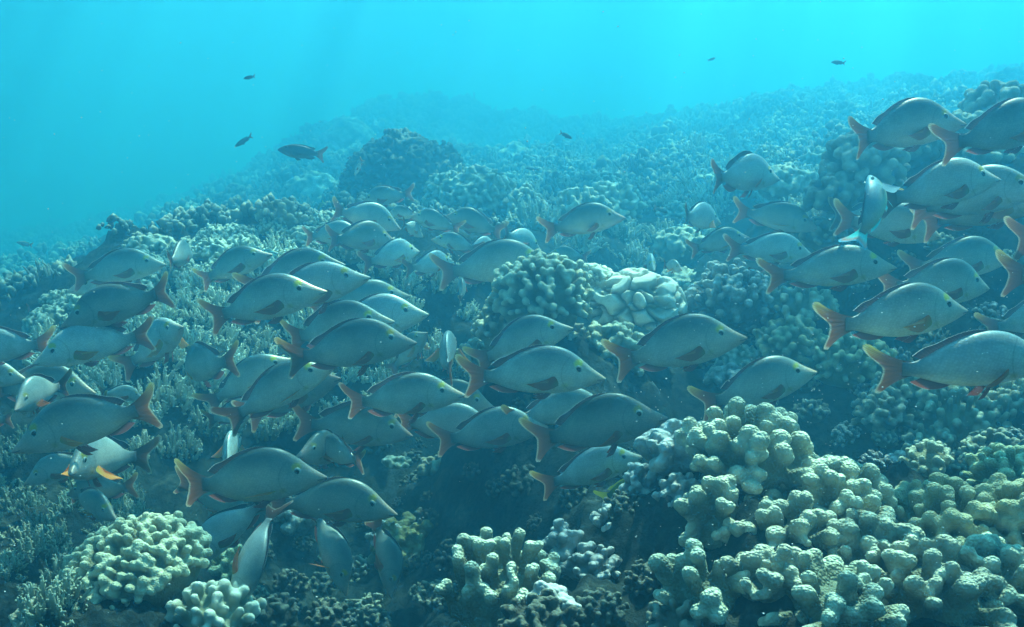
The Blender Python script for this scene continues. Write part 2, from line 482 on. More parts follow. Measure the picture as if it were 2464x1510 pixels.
# ------------------------------------------------------------------ reef terrain: heights from surveyed points
CTRL = [ # u, v, depth
 (-400,1650,1.7),(0,1650,1.7),(400,1650,1.65),(800,1650,1.8),(1250,1700,1.9),(1600,1700,1.5),(2000,1700,1.4),(2464,1700,1.35),(2900,1700,1.35),
 (1250,1480,2.3),(1000,1420,2.7),(1350,1350,3.0),(1100,1250,3.3),(1450,1250,3.1),(1300,1130,3.5),(1000,1150,3.1),(800,1200,2.9),(700,1380,2.6),(560,1330,2.5),
 (1580,1400,1.75),(1600,1220,1.95),(1680,1080,2.0),(1800,1060,2.0),(1950,1120,2.0),(2100,1210,1.95),(2250,1300,1.9),(2464,1290,1.95),(2050,1400,1.75),(1800,1350,1.8),(2300,1450,1.7),(2600,1300,1.95),
 (1750,1120,2.55),(1950,1190,2.55),(2200,1230,2.5),(1650,1050,2.7),
 (2060,1060,2.8),(2300,1060,2.6),(2464,1100,2.6),(1950,900,2.95),(2150,880,3.1),(2300,760,3.3),(2400,600,3.5),(2464,480,3.6),(2060,450,3.8),(2180,400,3.9),(2400,320,4.0),(2650,220,4.1),(2650,700,3.2),
 (1975,560,3.9),(1960,720,3.4),(1820,760,3.2),
 (2200,520,5.2),(2464,420,5.5),(2000,560,5.0),
 (1300,800,3.0),(1530,810,3.1),(1400,930,3.2),(1250,1000,3.3),(1700,830,3.1),(1600,980,3.2),(1780,960,2.9),
 (1500,770,4.0),(1600,700,4.5),(1450,640,5.0),(1750,640,4.8),(1700,540,5.6),(1850,500,5.6),(1600,450,6.6),(1450,420,7.5),(1750,350,8.0),(2000,325,8.2),(2200,270,9),(2000,250,10.5),(1600,320,11.5),(2464,230,9),(2464,215,12),(1900,255,12.5),
 (900,960,3.1),(700,1010,2.8),(450,1060,2.8),(330,1160,2.6),(500,820,3.3),(750,800,3.4),(950,800,3.3),(1120,740,3.5),(300,920,2.9),(150,1020,2.6),(0,1240,2.4),(130,1400,2.1),(-200,1200,2.2),
 (130,775,3.6),(250,700,3.9),(400,640,4.3),(560,590,4.6),(700,560,4.8),(800,555,4.9),(900,600,4.3),(1100,610,4.3),(1300,620,4.5),
 (40,890,3.3),(-200,900,3.0),(-60,760,6.2),(60,705,10),(300,615,12),(500,548,12),(-400,700,8),
 (0,650,11),(300,575,12),(0,610,16),(550,480,11),(750,470,7.6),(450,510,13),(950,560,5.5),(1150,530,5.7),(800,540,5.6),(960,420,9),(1250,440,7.5),
 (750,330,12),(900,255,14),(1100,245,14),(1280,290,13.5),(1400,350,13),(650,440,13),(250,545,16),(-400,560,15),(3000,190,12),(3000,250,6),
]
EXTRA = []   # filled by the big corals so that each one stands on rock
def sst(a, b, x):
    t = min(1, max(0, (x - a) / (b - a))); return t * t * (3 - 2 * t)
def push(u, v, d): return d * (1 + .20 * sst(2.0, 2.6, d) * sst(600, 780, v)) * (1 + .70 * sst(4.8, 8.5, d))
def to_xyz(u, v, d): return at(u, v, push(u, v, d))
class Ground:
    def __init__(s): pass
    def fit(s):
        P = [tuple(to_xyz(*c)) for c in CTRL] + EXTRA
        P += [(x, y, z) for (x, y, z) in [(-30, 45, -5), (0, 45, -4.0), (30, 45, -2), (-20, 25, -4), (20, 25, -.8), (0, 22, -1.8), (-3, .4, -1.3), (3, .4, -1.2), (0, .4, -1.2), (-6, 3, -1.6), (6, 3, -.3)]]
        P = np.array(P)
        qq = np.stack([P[:, 0] / P[:, 1] * 1.6, np.log(P[:, 1])], 1); nc = len(CTRL); ne = nc + len(EXTRA)
        keep = np.ones(len(P), bool)
        if len(EXTRA):
            E = qq[nc:ne]
            dm = np.sqrt(((qq[:nc, None] - E[None]) ** 2).sum(2)).min(1)
            keep[:nc] = dm > .06
            for i in range(nc, ne):                # average heights of crowded footings
                q = np.sqrt(((E - qq[i]) ** 2).sum(1)) < .09
                P[i, 2] = .5 * P[i, 2] + .5 * P[nc:ne][q, 2].min()
        P = P[keep]
        s.q = np.stack([P[:, 0] / P[:, 1] * 1.6, np.log(P[:, 1])], 1)
        K = s.ker(s.q, s.q) + np.eye(len(P)) * .035
        n = len(P); A = np.zeros((n + 1, n + 1)); A[:n, :n] = K; A[:n, n] = 1; A[n, :n] = 1
        s.w = np.linalg.solve(A, np.append(P[:, 2], 0))
    def ker(s, a, b):
        return -np.sqrt(((a[:, None] - b[None]) ** 2).sum(2) + .0004)
    def z(s, x, y):
        x = np.atleast_1d(x).astype(float); y = np.atleast_1d(y).astype(float)
        q = np.stack([x / y * 1.6, np.log(y)], 1); o = np.empty(len(q))
        for i in range(0, len(q), 20000):
            o[i:i+20000] = s.ker(q[i:i+20000], s.q) @ s.w[:-1] + s.w[-1]
        return o
    def hit(s, u, v, d0=1.2, d1=40):
        ds = d0 * (d1 / d0) ** np.linspace(0, 1, 260)
        P = np.array([tuple(at(u, v, d)) for d in (1.0,)])[0]
        X = P[None] * ds[:, None]
        k = np.nonzero(X[:, 2] < s.z(X[:, 0], X[:, 1]))[0]
        if not len(k): return None
        return X[k[0]]
G = Ground()

CORALS = []
def stand(pos, base_z):            # make the rock rise to the base of a big coral
    EXTRA.append((pos[0], pos[1], base_z))

def put(name, me, u, v, d, label, cat="coral", group=None, rot=(0, 0, 0), sc=(1, 1, 1), base=.06, ground=True):
    dd = d if 1190 < u < 1640 and 600 < v < 900 and d < 3.55 else push(u, v, d)
    sc = tuple(q * dd / d for q in sc); base *= dd / d
    p = at(u, v, dd)
    o = link(name, me, None, p); o.rotation_euler = rot; o.scale = sc
    tag(o, label, cat, group)
    if ground: stand(p, p.z - base)
    return o

# ------------------------------------------------------------------ the big corals one can point to
PX = lambda n, d: n * d / FPX
def knob(u, v, d, rpx, label, seed, n=70, krp=11, klp=20, mat=None, asp=(1, 1, .8), voxel=None, up=.35, flat=1, fork=.3, zmin=-.25, rot=(0, 0, 0), name="knobbly_coral", base=None, lump=.15, group=None, amp=.0015, jit=.25, core=.86):
    r = PX(rpx, d); vx = voxel or max(.0028, PX(3.6, d))
    me = knob_colony(name, seed, (r * asp[0], r * asp[1], r * asp[2]), n, PX(krp, d), PX(klp, d), vx, mat or M_POCI, up, flat, fork, jit, lump, zmin, amp=amp, core=core)
    return put(name, me, u, v, d, label, "coral", group, rot, base=r * asp[2] * .35 if base is None else base)

knob(1305, 722, 3.2, 112, "round cream cauliflower coral packed with stubby knobs, left of the smooth lobed coral", 3, 170, 10, 26, asp=(1, .9, .86), up=.15, fork=.25, name="cauliflower_coral")
knob(1475, 860, 3.25, 76, "small round coral of pale rounded knobs below the smooth lobed coral", 4, 90, 9.5, 22, asp=(1, .9, .85), up=.15, name="cauliflower_coral")
knob(1212, 800, 3.3, 62, "knobby coral lump left below the round cauliflower coral", 5, 55, 9.5, 20, asp=(1, 1, .9), name="cauliflower_coral")
knob(1375, 838, 3.3, 52, "little knobby coral peeping out behind the snout of a snapper below the cauliflower coral", 6, 45, 8.5, 18, name="cauliflower_coral")
knob(1150, 868, 2.9, 46, "low knobby coral beside the branching thicket, left of the big green snapper's back", 16, 40, 8, 16, name="cauliflower_coral")
me = lobed_colony("lobed_coral", 9, (PX(128, 3.5), .16, PX(92, 3.5)), 2.1, .24, M_PALE)
put("lobed_coral", me, 1528, 738, 3.5, "large smooth pale coral with swollen winding lobes right of the round cauliflower coral", base=.04)
me = lobed_colony("lobed_coral", 12, (PX(62, 3.5), .075, PX(50, 3.5)), 2.0, .28, M_PALE, 70)
put("lobed_coral", me, 1425, 682, 3.5, "small bright smooth coral cushion between the cauliflower coral and the larger lobed coral", base=.03)
knob(1765, 735, 3.15, 88, "dark knobby coral with bright tips, top of the dark hollow on the right", 7, 80, 11, 24, M_DEAD, (1.05, 1, .95), fork=.5)
knob(1700, 742, 3.2, 52, "smaller dull coral clump leaning on the dark knobby coral's left side", 8, 40, 11, 18, M_POCI)
knob(1850, 790, 3.05, 50, "dull knobby coral strip, left end of the row under the snapper tail", 21, 40, 9, 18, M_DARK)
knob(1930, 745, 3.05, 58, "row of dim round coral knobs just left of the big tail over the right hollow", 22, 45, 10, 20, M_POCI, (1.3, 1, .6))
knob(1900, 836, 2.9, 62, "yellowish knobby coral, upper half of the bright yellow patch at right", 23, 70, 9.5, 20, M_YELL, (1.1, 1, .8), up=.2, name="yellow_coral")
knob(2030, 880, 2.85, 84, "yellowish knobby coral, lower larger half of the bright yellow patch at right", 24, 95, 10, 24, M_YELL, (1.15, 1, .7), up=.2, name="yellow_coral")
knob(1775, 868, 2.95, 44, "fine grained bluish green coral cushion behind a snapper's snout", 25, 90, 5, 9, M_BRAN, (1.1, 1, .7), up=.2)
knob(1755, 918, 2.9, 44, "flat pale crusty coral left of the leaning snapper with the orange tail", 26, 22, 12, 12, M_DEAD, (1.1, 1, .6))
knob(2215, 950, 2.7, 88, "bright knobby coral directly under the belly of the large snapper at the right edge", 27, 80, 10, 22, M_POCI, (1.2, 1, .65), up=.2)
knob(2128, 1000, 2.65, 58, "round knobby coral below the orange tail of the large right edge snapper", 28, 60, 9, 20, M_POCI, (1, 1, .8), up=.1)
knob(2320, 1020, 2.6, 84, "dull knobby coral with scattered dark gaps at the right, below the bright one", 29, 55, 10, 24, M_POCI, (1.3, 1, .6), fork=.4)
knob(2430, 1010, 2.6, 70, "dim knobby coral cut by the right edge of the photo at mid height", 30, 50, 11, 22, M_POCI)
knob(2240, 1085, 2.55, 50, "small scattered coral knobs in the shadow above the lone stalk", 31, 24, 9, 22, M_POCI, fork=.5)
knob(2400, 1095, 2.4, 50, "tiny knob cluster in shade near the right edge", 32, 24, 10, 22, M_DARK, fork=.5)
knob(2075, 412, 3.75, 78, "brownish knobby coral head behind the tail of the upper right snapper", 33, 75, 14, 20, M_POCI, (1.05, 1, .95), up=.1)
knob(2010, 478, 3.7, 52, "darker knobby coral on the left flank of the upper right ridge", 34, 36, 13, 18, M_DARK)
knob(1985, 575, 3.75, 46, "small speckled coral low on the left flank of the upper right ridge", 35, 40, 9, 14, M_DARK)
knob(2170, 372, 4.0, 62, "dim coral knobs on the ridge between the two upper right snappers", 36, 36, 15, 18, M_DARK)
knob(2425, 278, 4.1, 82, "knobby brown coral crowning the ridge at the upper right edge", 37, 70, 13, 20, M_POCI, (1.3, 1, .7))
knob(2330, 318, 4.0, 48, "small brown coral knobs stepping down left from the ridge crown at upper right", 38, 36, 12, 18, M_POCI, (1.3, 1, .6))
knob(2370, 385, 3.9, 52, "bright crumbs of coral under the belly of the snapper leaving at upper right", 39, 30, 12, 18, M_POCI, (1.4, 1, .5))
# foreground mound of stubby finger coral
FG = [(1795, 1118, 1.86, 150, 44, 26, 46, M_FING, (1.05, 1, .72), "stubby finger coral on top of the near right mound, under the orange tailed snapper"),
 (1630, 1105, 1.95, 84, 26, 24, 26, M_DEAD, (1.05, 1, .7), "whitish crusted coral lumps on the left shoulder of the near right mound"),
 (1985, 1225, 1.82, 150, 50, 24, 38, M_FING, (1.1, 1, .66), "finger coral on the back slope of the near right mound, left of the lone stalk"),
 (1745, 1275, 1.74, 92, 16, 25, 62, M_FING, (.9, .9, .9), "sparse upright coral lobes on the shaded left face of the near mound"),
 (1880, 1322, 1.68, 112, 26, 25, 48, M_FING, (1, 1, .8), "cluster of blunt coral fingers in the middle of the near mound"),
 (2100, 1375, 1.66, 150, 46, 25, 44, M_FING, (1.1, 1, .7), "broad finger coral in the centre of the near right mound"),
 (2270, 1290, 1.8, 150, 56, 22, 40, M_YELL, (1.1, 1, .7), "yellowish finger coral right of the lone stalk"),
 (2440, 1275, 1.78, 120, 46, 22, 38, M_YELL, (1, 1, .8), "yellowish finger coral cut by the right edge of the photo"),
 (2435, 1160, 2.1, 88, 40, 16, 34, M_YELL, (1.1, 1, .75), "layered yellow green coral at the right edge above the finger corals"),
 (1700, 1450, 1.56, 96, 13, 27, 62, M_FING, (.95, 1, .8), "few blunt coral fingers at the lower left foot of the near mound"),
 (1850, 1420, 1.55, 88, 15, 25, 50, M_FING, (1, 1, .7), "forked coral lobes beside the foot of the near mound, bottom edge"),
 (2000, 1480, 1.5, 125, 20, 29, 54, M_FING, (1, 1, .75), "thick coral fingers at the bottom edge below the centre of the mound"),
 (2240, 1450, 1.55, 140, 28, 28, 48, M_FING, (1.05, 1, .8), "thick coral fingers at the bottom edge near the lower right corner"),
 (2400, 1430, 1.6, 120, 32, 26, 42, M_FING, (1, 1, .85), "finger coral filling the lower right corner")]
for i, (u, v, d, r, n, kr, kl, mt, asp, lab) in enumerate(FG):
    knob(u, v, d, r, lab, 50 + i, int(n * 1.25), kr * .86, kl * .95, mt, asp, voxel=.0034, up=.3, flat=.6, fork=.4, zmin=-.15, name="finger_coral", jit=.45, lump=.22, amp=.0016, core=.72)
knob(1215, 1462, 1.72, 122, "tall ridged coral with upright fingers at the bottom centre", 70, 36, 17, 62, M_FING, (1.05, 1, .9), voxel=.0038, up=.75, fork=.35, zmin=.1, name="ridged_coral", lump=.2)
knob(1330, 1480, 1.62, 46, "round topped coral buttons at the bottom centre, right of the ridged coral", 71, 14, 17, 30, M_DEAD, voxel=.0038, up=.7, zmin=.1, name="finger_coral")
knob(1352, 1322, 1.9, 30, "single blunt coral column standing above the bottom centre corals", 72, 16, 13, 20, M_DEAD, (.9, .9, 1.8), voxel=.0035, up=.6, name="coral_column")
knob(1425, 1375, 1.85, 56, "crusted coral lump between the blunt column and the near mound", 73, 26, 13, 20, M_DEAD, (1.2, 1, .7), voxel=.0035)
knob(1490, 1270, 1.95, 46, "pale coral knobs climbing the dark left edge of the near mound, lower clump", 74, 20, 13, 24, M_DEAD, (1, 1, 1), voxel=.0035)
knob(1560, 1185, 2.0, 46, "pale coral knobs climbing the dark left edge of the near mound, upper clump", 75, 22, 13, 22, M_DEAD, (1, 1, 1), voxel=.0035)
knob(1640, 1200, 1.86, 56, "faint bluish sponge like lump in the mound's shaded left face", 76, 20, 12, 8, M_DEAD, (1, 1, 1), voxel=.0035)
knob(2162, 1122, 2.15, 24, "lone stalk with a rounded pale cap standing on the reef behind the near mound", 77, 10, 13, 6, M_DEAD, (1, 1, 1.1), voxel=.003, name="coral_stalk", base=-.0)
# lower left
knob(330, 1378, 1.85, 158, "large cream plate lobed coral at the lower left under the big faced snapper", 80, 230, 13, 17, M_TAN, (1.15, 1.0, .74), voxel=.003, up=.25, flat=.6, fork=.3, name="plated_coral", zmin=-.1, jit=.16, amp=.0006, lump=.08, rot=(0, -.25, 0))
knob(225, 1450, 1.78, 96, "lower arm of the cream plated coral running to the bottom left", 81, 100, 12, 16, M_TAN, (1.1, 1, .7), voxel=.0035, up=.25, flat=.45, fork=.5, name="plated_coral", zmin=-.1)
knob(110, 1500, 1.72, 60, "small lobed coral at the bottom edge near the lower left corner", 82, 40, 12, 16, M_TAN, voxel=.0035, flat=.5, name="plated_coral")
knob(548, 1375, 2.4, 44, "small bright knobby coral right of the plated coral, behind a diving snapper", 83, 30, 11, 22, M_YELL, voxel=.0035)
knob(520, 1490, 1.75, 80, "roundish lobed coral at the bottom edge under the diving snapper", 84, 44, 15, 24, M_BRAN, (1.1, 1, .8), voxel=.0038, flat=.6)
knob(715, 1260, 2.8, 50, "white crusted rock lumps under the tails of the lower snappers", 85, 18, 14, 16, M_DEAD, (.9, 1, 1.2))
knob(660, 1410, 2.6, 34, "tiny crumbly coral beside the steepest diving snapper", 86, 34, 8, 10, M_DEAD, (1, 1, .9))
knob(790, 1425, 2.6, 58, "yellowish crumbly coral under the middle diving snapper", 87, 50, 9, 10, M_YELL, (1.2, 1, .6), lump=.3)
knob(870, 1432, 2.6, 42, "small smooth yellowish coral right of the crumbly one under the diving snappers", 88, 20, 11, 5, M_YELL, (1.3, 1, .6))
knob(978, 1322, 2.6, 84, "rounded olive brown coral boulder right of the lowest snapper's snout", 41, 60, 13, 3, M_OLIV, (1, 1, .9), lump=.25, name="massive_coral", base=.10, amp=.004, fork=0)
knob(935, 1290, 2.6, 40, "pale rough crust on the upper left of the olive coral boulder", 89, 26, 9, 8, M_DEAD, (1.2, 1, .7))
# thin leftovers in the hollow
knob(955, 1118, 2.75, 22, "small green tuft of coral clinging to the dark hollow wall", 90, 34, 5, 9, M_BRAN, (1.5, 1, .5))
knob(1060, 1130, 2.85, 40, "low dim coral crust on the dark hollow wall", 91, 30, 9, 9, M_DARK, (1.3, 1, .6))
# crest and background heads
knob(672, 528, 4.6, 46, "fan ridged coral on the crest of the left thicket", 92, 40, 8, 14, M_POCI, (1.1, 1, .8), flat=.4)
knob(360, 600, 4.5, 50, "curved low coral rim on the far left crest", 93, 60, 6.5, 9, M_BRAN, (1.3, 1, .5))
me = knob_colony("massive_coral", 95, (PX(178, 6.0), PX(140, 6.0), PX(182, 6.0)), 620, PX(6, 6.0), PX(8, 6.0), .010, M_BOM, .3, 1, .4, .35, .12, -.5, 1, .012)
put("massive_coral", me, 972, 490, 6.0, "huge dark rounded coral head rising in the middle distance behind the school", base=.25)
me = knob_colony("massive_coral", 96, (PX(110, 5.6), PX(100, 5.6), PX(70, 5.6)), 260, PX(6, 5.6), PX(9, 5.6), .010, M_BRAN, .3, 1, .4, .35, .2, -.4, 1, .01)
put("massive_coral", me, 1125, 478, 5.6, "lower lit coral shoulder against the right side of the huge dark coral head", base=.15)
far = [(1240, 400, 8, 60, "hazy knobby coral head right of the huge dark one"), (1350, 430, 7.4, 70, "hazy coral mound in mid water distance above the lone right facing snapper"), (840, 335, 9.5, 55, "faint coral head at the upper left of the huge dark one"),
       (750, 470, 7.4, 60, "faint low coral head left of the huge dark one"), (1690, 470, 6.5, 70, "hazy coral patch left of the pale snapper with raised fins"), (1640, 600, 5.2, 60, "pale coral row under the small snappers at right centre"),
       (1640, 690, 4.6, 45, "hazy coral lump between the lobed coral and the two head on snappers"), (1890, 450, 5.0, 60, "pale coral under the outstretched fin of the pale right snapper")]
for i, (u, v, d, r, lab) in enumerate(far):
    me = knob_colony("hazy_coral", 120 + i, (PX(r * 1.1, d), PX(r, d), PX(r * .75, d)), 90, PX(7, d), PX(9, d), PX(5, d), M_BRAN, .3, 1, .4, .35, .25, -.2, 1, .006)
    put("hazy_coral", me, u, v, d, lab, base=PX(r * .3, d))

# ------------------------------------------------------------------ ground sheet
G.fit()
def seabed():
    nu, ny = 560, 620
    U = np.linspace(-1.15, 1.15, nu); Y = np.exp(np.linspace(math.log(.35), math.log(60), ny))
    uu, yy = np.meshgrid(U, Y); x = (uu * yy).ravel(); y = yy.ravel()
    z = G.z(x, y)
    P = np.stack([x, y, z], 1)
    a = np.clip(y / 3, .35, 4)
    z = z + fbm(P * 1.6, 3, 2) * .08 * a ** .5 + fbm(P * 6, 4, 9) * .035 + np.abs(fbm(P * 24, 3, 19)) * .022
    P[:, 2] = z
    k1 = worley(P * np.array([7, 7, 7]), 31); k2 = worley(P * 22, 77)
    z = z + np.clip(.7 - k1, 0, 1) * .07 + np.clip(.6 - k2, 0, 1) * .026 + np.clip(.75 - worley(P * 1.3, 55), 0, 1) * .38 * np.clip((y - 5) / 3, 0, 1)
    P[:, 2] = z
    I = np.arange(nu * ny).reshape(ny, nu)
    F = np.stack([I[:-1, :-1], I[:-1, 1:], I[1:, 1:], I[1:, :-1]], -1).reshape(-1, 4)
    me = mesh_from("reef_terrain", P, F, [M_ROCK])
    o = link("reef_terrain", me); o["kind"] = "structure"
    return P.reshape(ny, nu, 3), U, Y
GP, GU, GY = seabed()
def gz_many(x, y):
    fi = np.clip((np.log(y) - math.log(GY[0])) / (math.log(GY[-1]) - math.log(GY[0])) * (len(GY) - 1), 0, len(GY) - 1.001)
    fj = np.clip((x / y - GU[0]) / (GU[1] - GU[0]), 0, len(GU) - 1.001)
    i = fi.astype(int); j = fj.astype(int); a = fi - i; b = fj - j; Z = GP[:, :, 2]
    return (Z[i, j] * (1 - a) + Z[i + 1, j] * a) * (1 - b) + (Z[i, j + 1] * (1 - a) + Z[i + 1, j + 1] * a) * b
def hit_real(u, v, d0=.8, d1=45):
    ds = d0 * (d1 / d0) ** np.linspace(0, 1, 500)
    X = np.array([tuple(at(u, v, 1.0))]) * ds[:, None]
    k = np.nonzero(X[:, 2] < gz_many(X[:, 0], X[:, 1]))[0]
    return X[k[0]] if len(k) else None
def gz(x, y):
    i = min(max(int(np.searchsorted(GY, y)) - 1, 0), len(GY) - 2); j = min(max(int((x / y - GU[0]) / (GU[1] - GU[0])), 0), len(GU) - 2)
    return float(GP[i, j, 2] + GP[i + 1, j + 1, 2]) / 2

# ------------------------------------------------------------------ thickets of branching coral
def poly_in(poly, x, y):
    c = False; n = len(poly)
    for i in range(n):
        x1, y1 = poly[i]; x2, y2 = poly[(i + 1) % n]
        if (y1 > y) != (y2 > y) and x < (x2 - x1) * (y - y1) / (y2 - y1) + x1: c = not c
    return c
def scatter(poly, n, mind, rs, drange=(1, 50)):
    xs = [p[0] for p in poly]; ys = [p[1] for p in poly]; out = []
    tries = 0
    while len(out) < n and tries < n * 8:
        tries += 1
        u = rs.uniform(min(xs), max(xs)); v = rs.uniform(min(ys), max(ys))
        if not poly_in(poly, u, v): continue
        h = hit_real(u, v)
        if h is None or not (drange[0] < h[1] < drange[1]): continue
        if any((h[0] - q[0]) ** 2 + (h[1] - q[1]) ** 2 < mind ** 2 for q in out): continue
        out.append(h)
    return out
rs = random.Random(5)
TM = [thicket_colony("branching_coral", 200 + i, .10, 44, .115, .0088, M_BRAN, 14, ((-.15, .1, .2, 0)[i], -.15), .55) for i in range(4)]
KM = [knob_colony("knob", 220 + i, (.09, .085, .07), 60, .010, .018, .0048, M_BRAN, .3, 1, .5) for i in range(3)]
KMH = knob_colony('knob', 251, (.07, .065, .05), 40, .010, .018, .0048, M_HOLL_SHADE, .3, 1, .5)
KMC = [knob_colony('knob', 240 + i, (.075, .07, .05), 110, .0065, .014, .0040, M_BRAN, .3, 1, .5) for i in range(3)]
KM2 = [knob_colony("knob", 230 + i, (.07, .065, .05), 40, .010, .018, .0048, mt, .3, 1, .5) for i, mt in enumerate((M_DEAD, M_POCI, M_DARK))]
left_poly = [(110, 800), (260, 720), (420, 640), (600, 600), (850, 600), (1000, 620), (1240, 640), (1240, 800), (1110, 900), (1000, 960), (760, 1080), (400, 1120), (200, 1000), (110, 900)]
low_poly = [(-60, 1040), (330, 1020), (420, 1200), (300, 1290), (130, 1480), (-60, 1500)]
crest_poly = [(100, 800), (140, 730), (330, 640), (520, 580), (700, 535), (840, 530), (870, 640), (600, 650), (420, 690), (250, 770)]
def place(meshes, pts, name, label, group, s=(.8, 1.25), lift=.0, tilt=.15):
    for k, h in enumerate(pts):
        o = link(name, meshes[k % len(meshes)], None, (h[0], h[1], h[2] + lift))
        q = rs.uniform(*s); o.scale = (q, q, q * rs.uniform(.85, 1.15)); o.rotation_euler = (rs.uniform(-tilt, tilt), rs.uniform(-tilt, tilt), rs.uniform(0, 6.28) if tilt > .2 else rs.uniform(-.6, .6))
        tag(o, label, "coral", group)
place(TM, scatter(left_poly, 105, .105, rs), "branching_coral", "knobbly upright branching coral in the thicket covering the left slope behind the school", "branching corals of the left slope thicket")
TML = [m_.copy() for m_ in TM]
M_BRAD = coral_mat("shaded branching coral", (.06, .08, .055), (.16, .20, .14), (.56, .60, .46), 500, .3)  # darkened branching coral copy, lower left shade painted into its colour
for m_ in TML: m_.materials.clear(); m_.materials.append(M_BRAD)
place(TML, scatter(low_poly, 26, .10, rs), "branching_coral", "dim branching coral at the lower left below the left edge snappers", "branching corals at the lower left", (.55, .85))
place(KMC, scatter(crest_poly, 110, .10, rs), "crest_coral", "pale low bushy coral on the lit crest at the top of the left slope", "bushy corals along the left crest", (.8, 1.3), .01, .3)
right_poly = [(1300, 380), (1500, 330), (1700, 280), (1900, 250), (1990, 400), (1970, 560), (1850, 480), (1700, 560), (1640, 650), (1450, 640), (1330, 560), (1200, 480)]
place(TM + [KM[0]], scatter(right_poly, 120, .20, rs, (4, 15)), "staghorn_coral", "hazy bluish branching coral on the far right slope above the small snappers", "hazy branching corals on the right slope", (1.0, 2.0), 0, .3)
dark_poly = [(800, 1240), (900, 1400), (1080, 1440), (1400, 1500), (1560, 1400), (1680, 1530), (560, 1530), (540, 1400), (640, 1200)]
place([KMH], scatter([(880, 1000), (1240, 960), (1560, 1000), (1540, 1180), (1480, 1300), (1320, 1420), (1080, 1440), (930, 1380), (840, 1150)],  42, .11, rs), "dim_coral", "crusty coral coloured dark for the shade on the hollow walls", "dark corals on the hollow walls", (.35, .8), -.01, .4)
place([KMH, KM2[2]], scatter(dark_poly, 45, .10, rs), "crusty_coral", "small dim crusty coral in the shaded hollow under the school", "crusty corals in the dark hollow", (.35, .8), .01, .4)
rr_poly = [(1640, 850), (1750, 700), (1960, 650), (2464, 560), (2464, 1130), (2250, 1180), (2000, 1130), (1800, 980)]
place(KM2, scatter(rr_poly, 60, .11, rs), "shaded_coral", "small dull coral knobs on the shaded right slope between the bigger corals", "small corals on the shaded right slope", (.4, .95), .01, .4)

# far cover: too many to count, one mass
def far_cover():
    rs = random.Random(99); sp = Soup()
    V1, F1 = ICO[1]
    polys = [[(-60, 560), (300, 440), (450, 380), (700, 190), (900, 165), (1150, 170), (1300, 230), (1400, 270), (1700, 240), (1950, 150), (2464, 110), (2464, 330), (2000, 380), (1700, 500), (1300, 560), (800, 500), (400, 560), (-60, 760)]]
    pts = scatter(polys[0], 2300, .07, rs, (4.6, 38))
    for h in pts:
        s = rs.uniform(.6, 1.5) * (.035 + .007 * h[1]); kind = rs.random()
        z = h[2]
        if kind < .8:
            for q in range(14):
                a = rs.random() * 6.28; r = rs.random() * s * 1.3
                Vn = V1 * (1 + .5 * fbm(V1 * 1.6 + rs.random() * 90, 2)[:, None]) * np.array([rs.uniform(.7, 1.2), rs.uniform(.7, 1.2), rs.uniform(.7, 1.6)])
                sp.add(Vn * s * rs.uniform(.12, .34) + np.array([h[0] + r * math.cos(a), h[1] + r * math.sin(a), z + (s * 1.2 - r) * .6]), F1, np.clip(V1[:, 2], 0, 1))
        else:
            for q in range(14):
                d = np.array([rs.gauss(0, .5), rs.gauss(0, .5), 1.]); d /= np.linalg.norm(d)
                L = s * rs.uniform(.6, 1.2); wd = s * rs.uniform(.07, .13)
                p = np.array([h[0] + rs.gauss(0, s * .4), h[1] + rs.gauss(0, s * .4), z - .02])
                a = np.cross(d, [.3, .7, .1]); a /= np.linalg.norm(a); b = np.cross(d, a)
                V = [p + wd * (a * math.cos(t) + b * math.sin(t)) for t in (0, 1.57, 3.14, 4.71)] + [p + d * L * .8 + wd * .8 * (a * math.cos(t) + b * math.sin(t)) for t in (0, 1.57, 3.14, 4.71)] + [p + d * L]
                F = []
                for j in range(4):
                    j2 = (j + 1) % 4; F += [(j, j2, 4 + j2), (j, 4 + j2, 4 + j), (4 + j, 4 + j2, 8)]
                sp.add(np.array(V), np.array(F), np.array([0, 0, 0, 0, .7, .7, .7, .7, 1.]))
    V, F, T = sp.arrays()
    o = link("coral_cover", mesh_from("coral_cover", V, F, [M_FAR_DIM], tip=T))
    tag(o, "hazy mass of countless corals covering the far reef slopes", "coral", kind="stuff")
far_cover()

def drift():
    rs = random.Random(3); sp = Soup(); V, F = ICO[1]
    for i in range(900):
        d = rs.uniform(.7, 3.2); u = rs.uniform(0, 2464); v = rs.uniform(0, 1510)
        if rs.random() < .5: u = rs.uniform(1500, 2464); v = rs.uniform(600, 1400)
        p = at(u, v, d); r = rs.uniform(.0004, .0009) * (.6 + d * .4)
        sp.add(V * r * np.array([rs.uniform(.7, 1.6), 1, rs.uniform(.6, 1)]) + np.array(p), F)
    V, F, T = sp.arrays()
    o = link("drifting_specks", mesh_from("drifting_specks", V, F, [M_SPECK]))
    tag(o, "tiny white specks drifting in the water all around the school", "specks", kind="stuff")
drift()

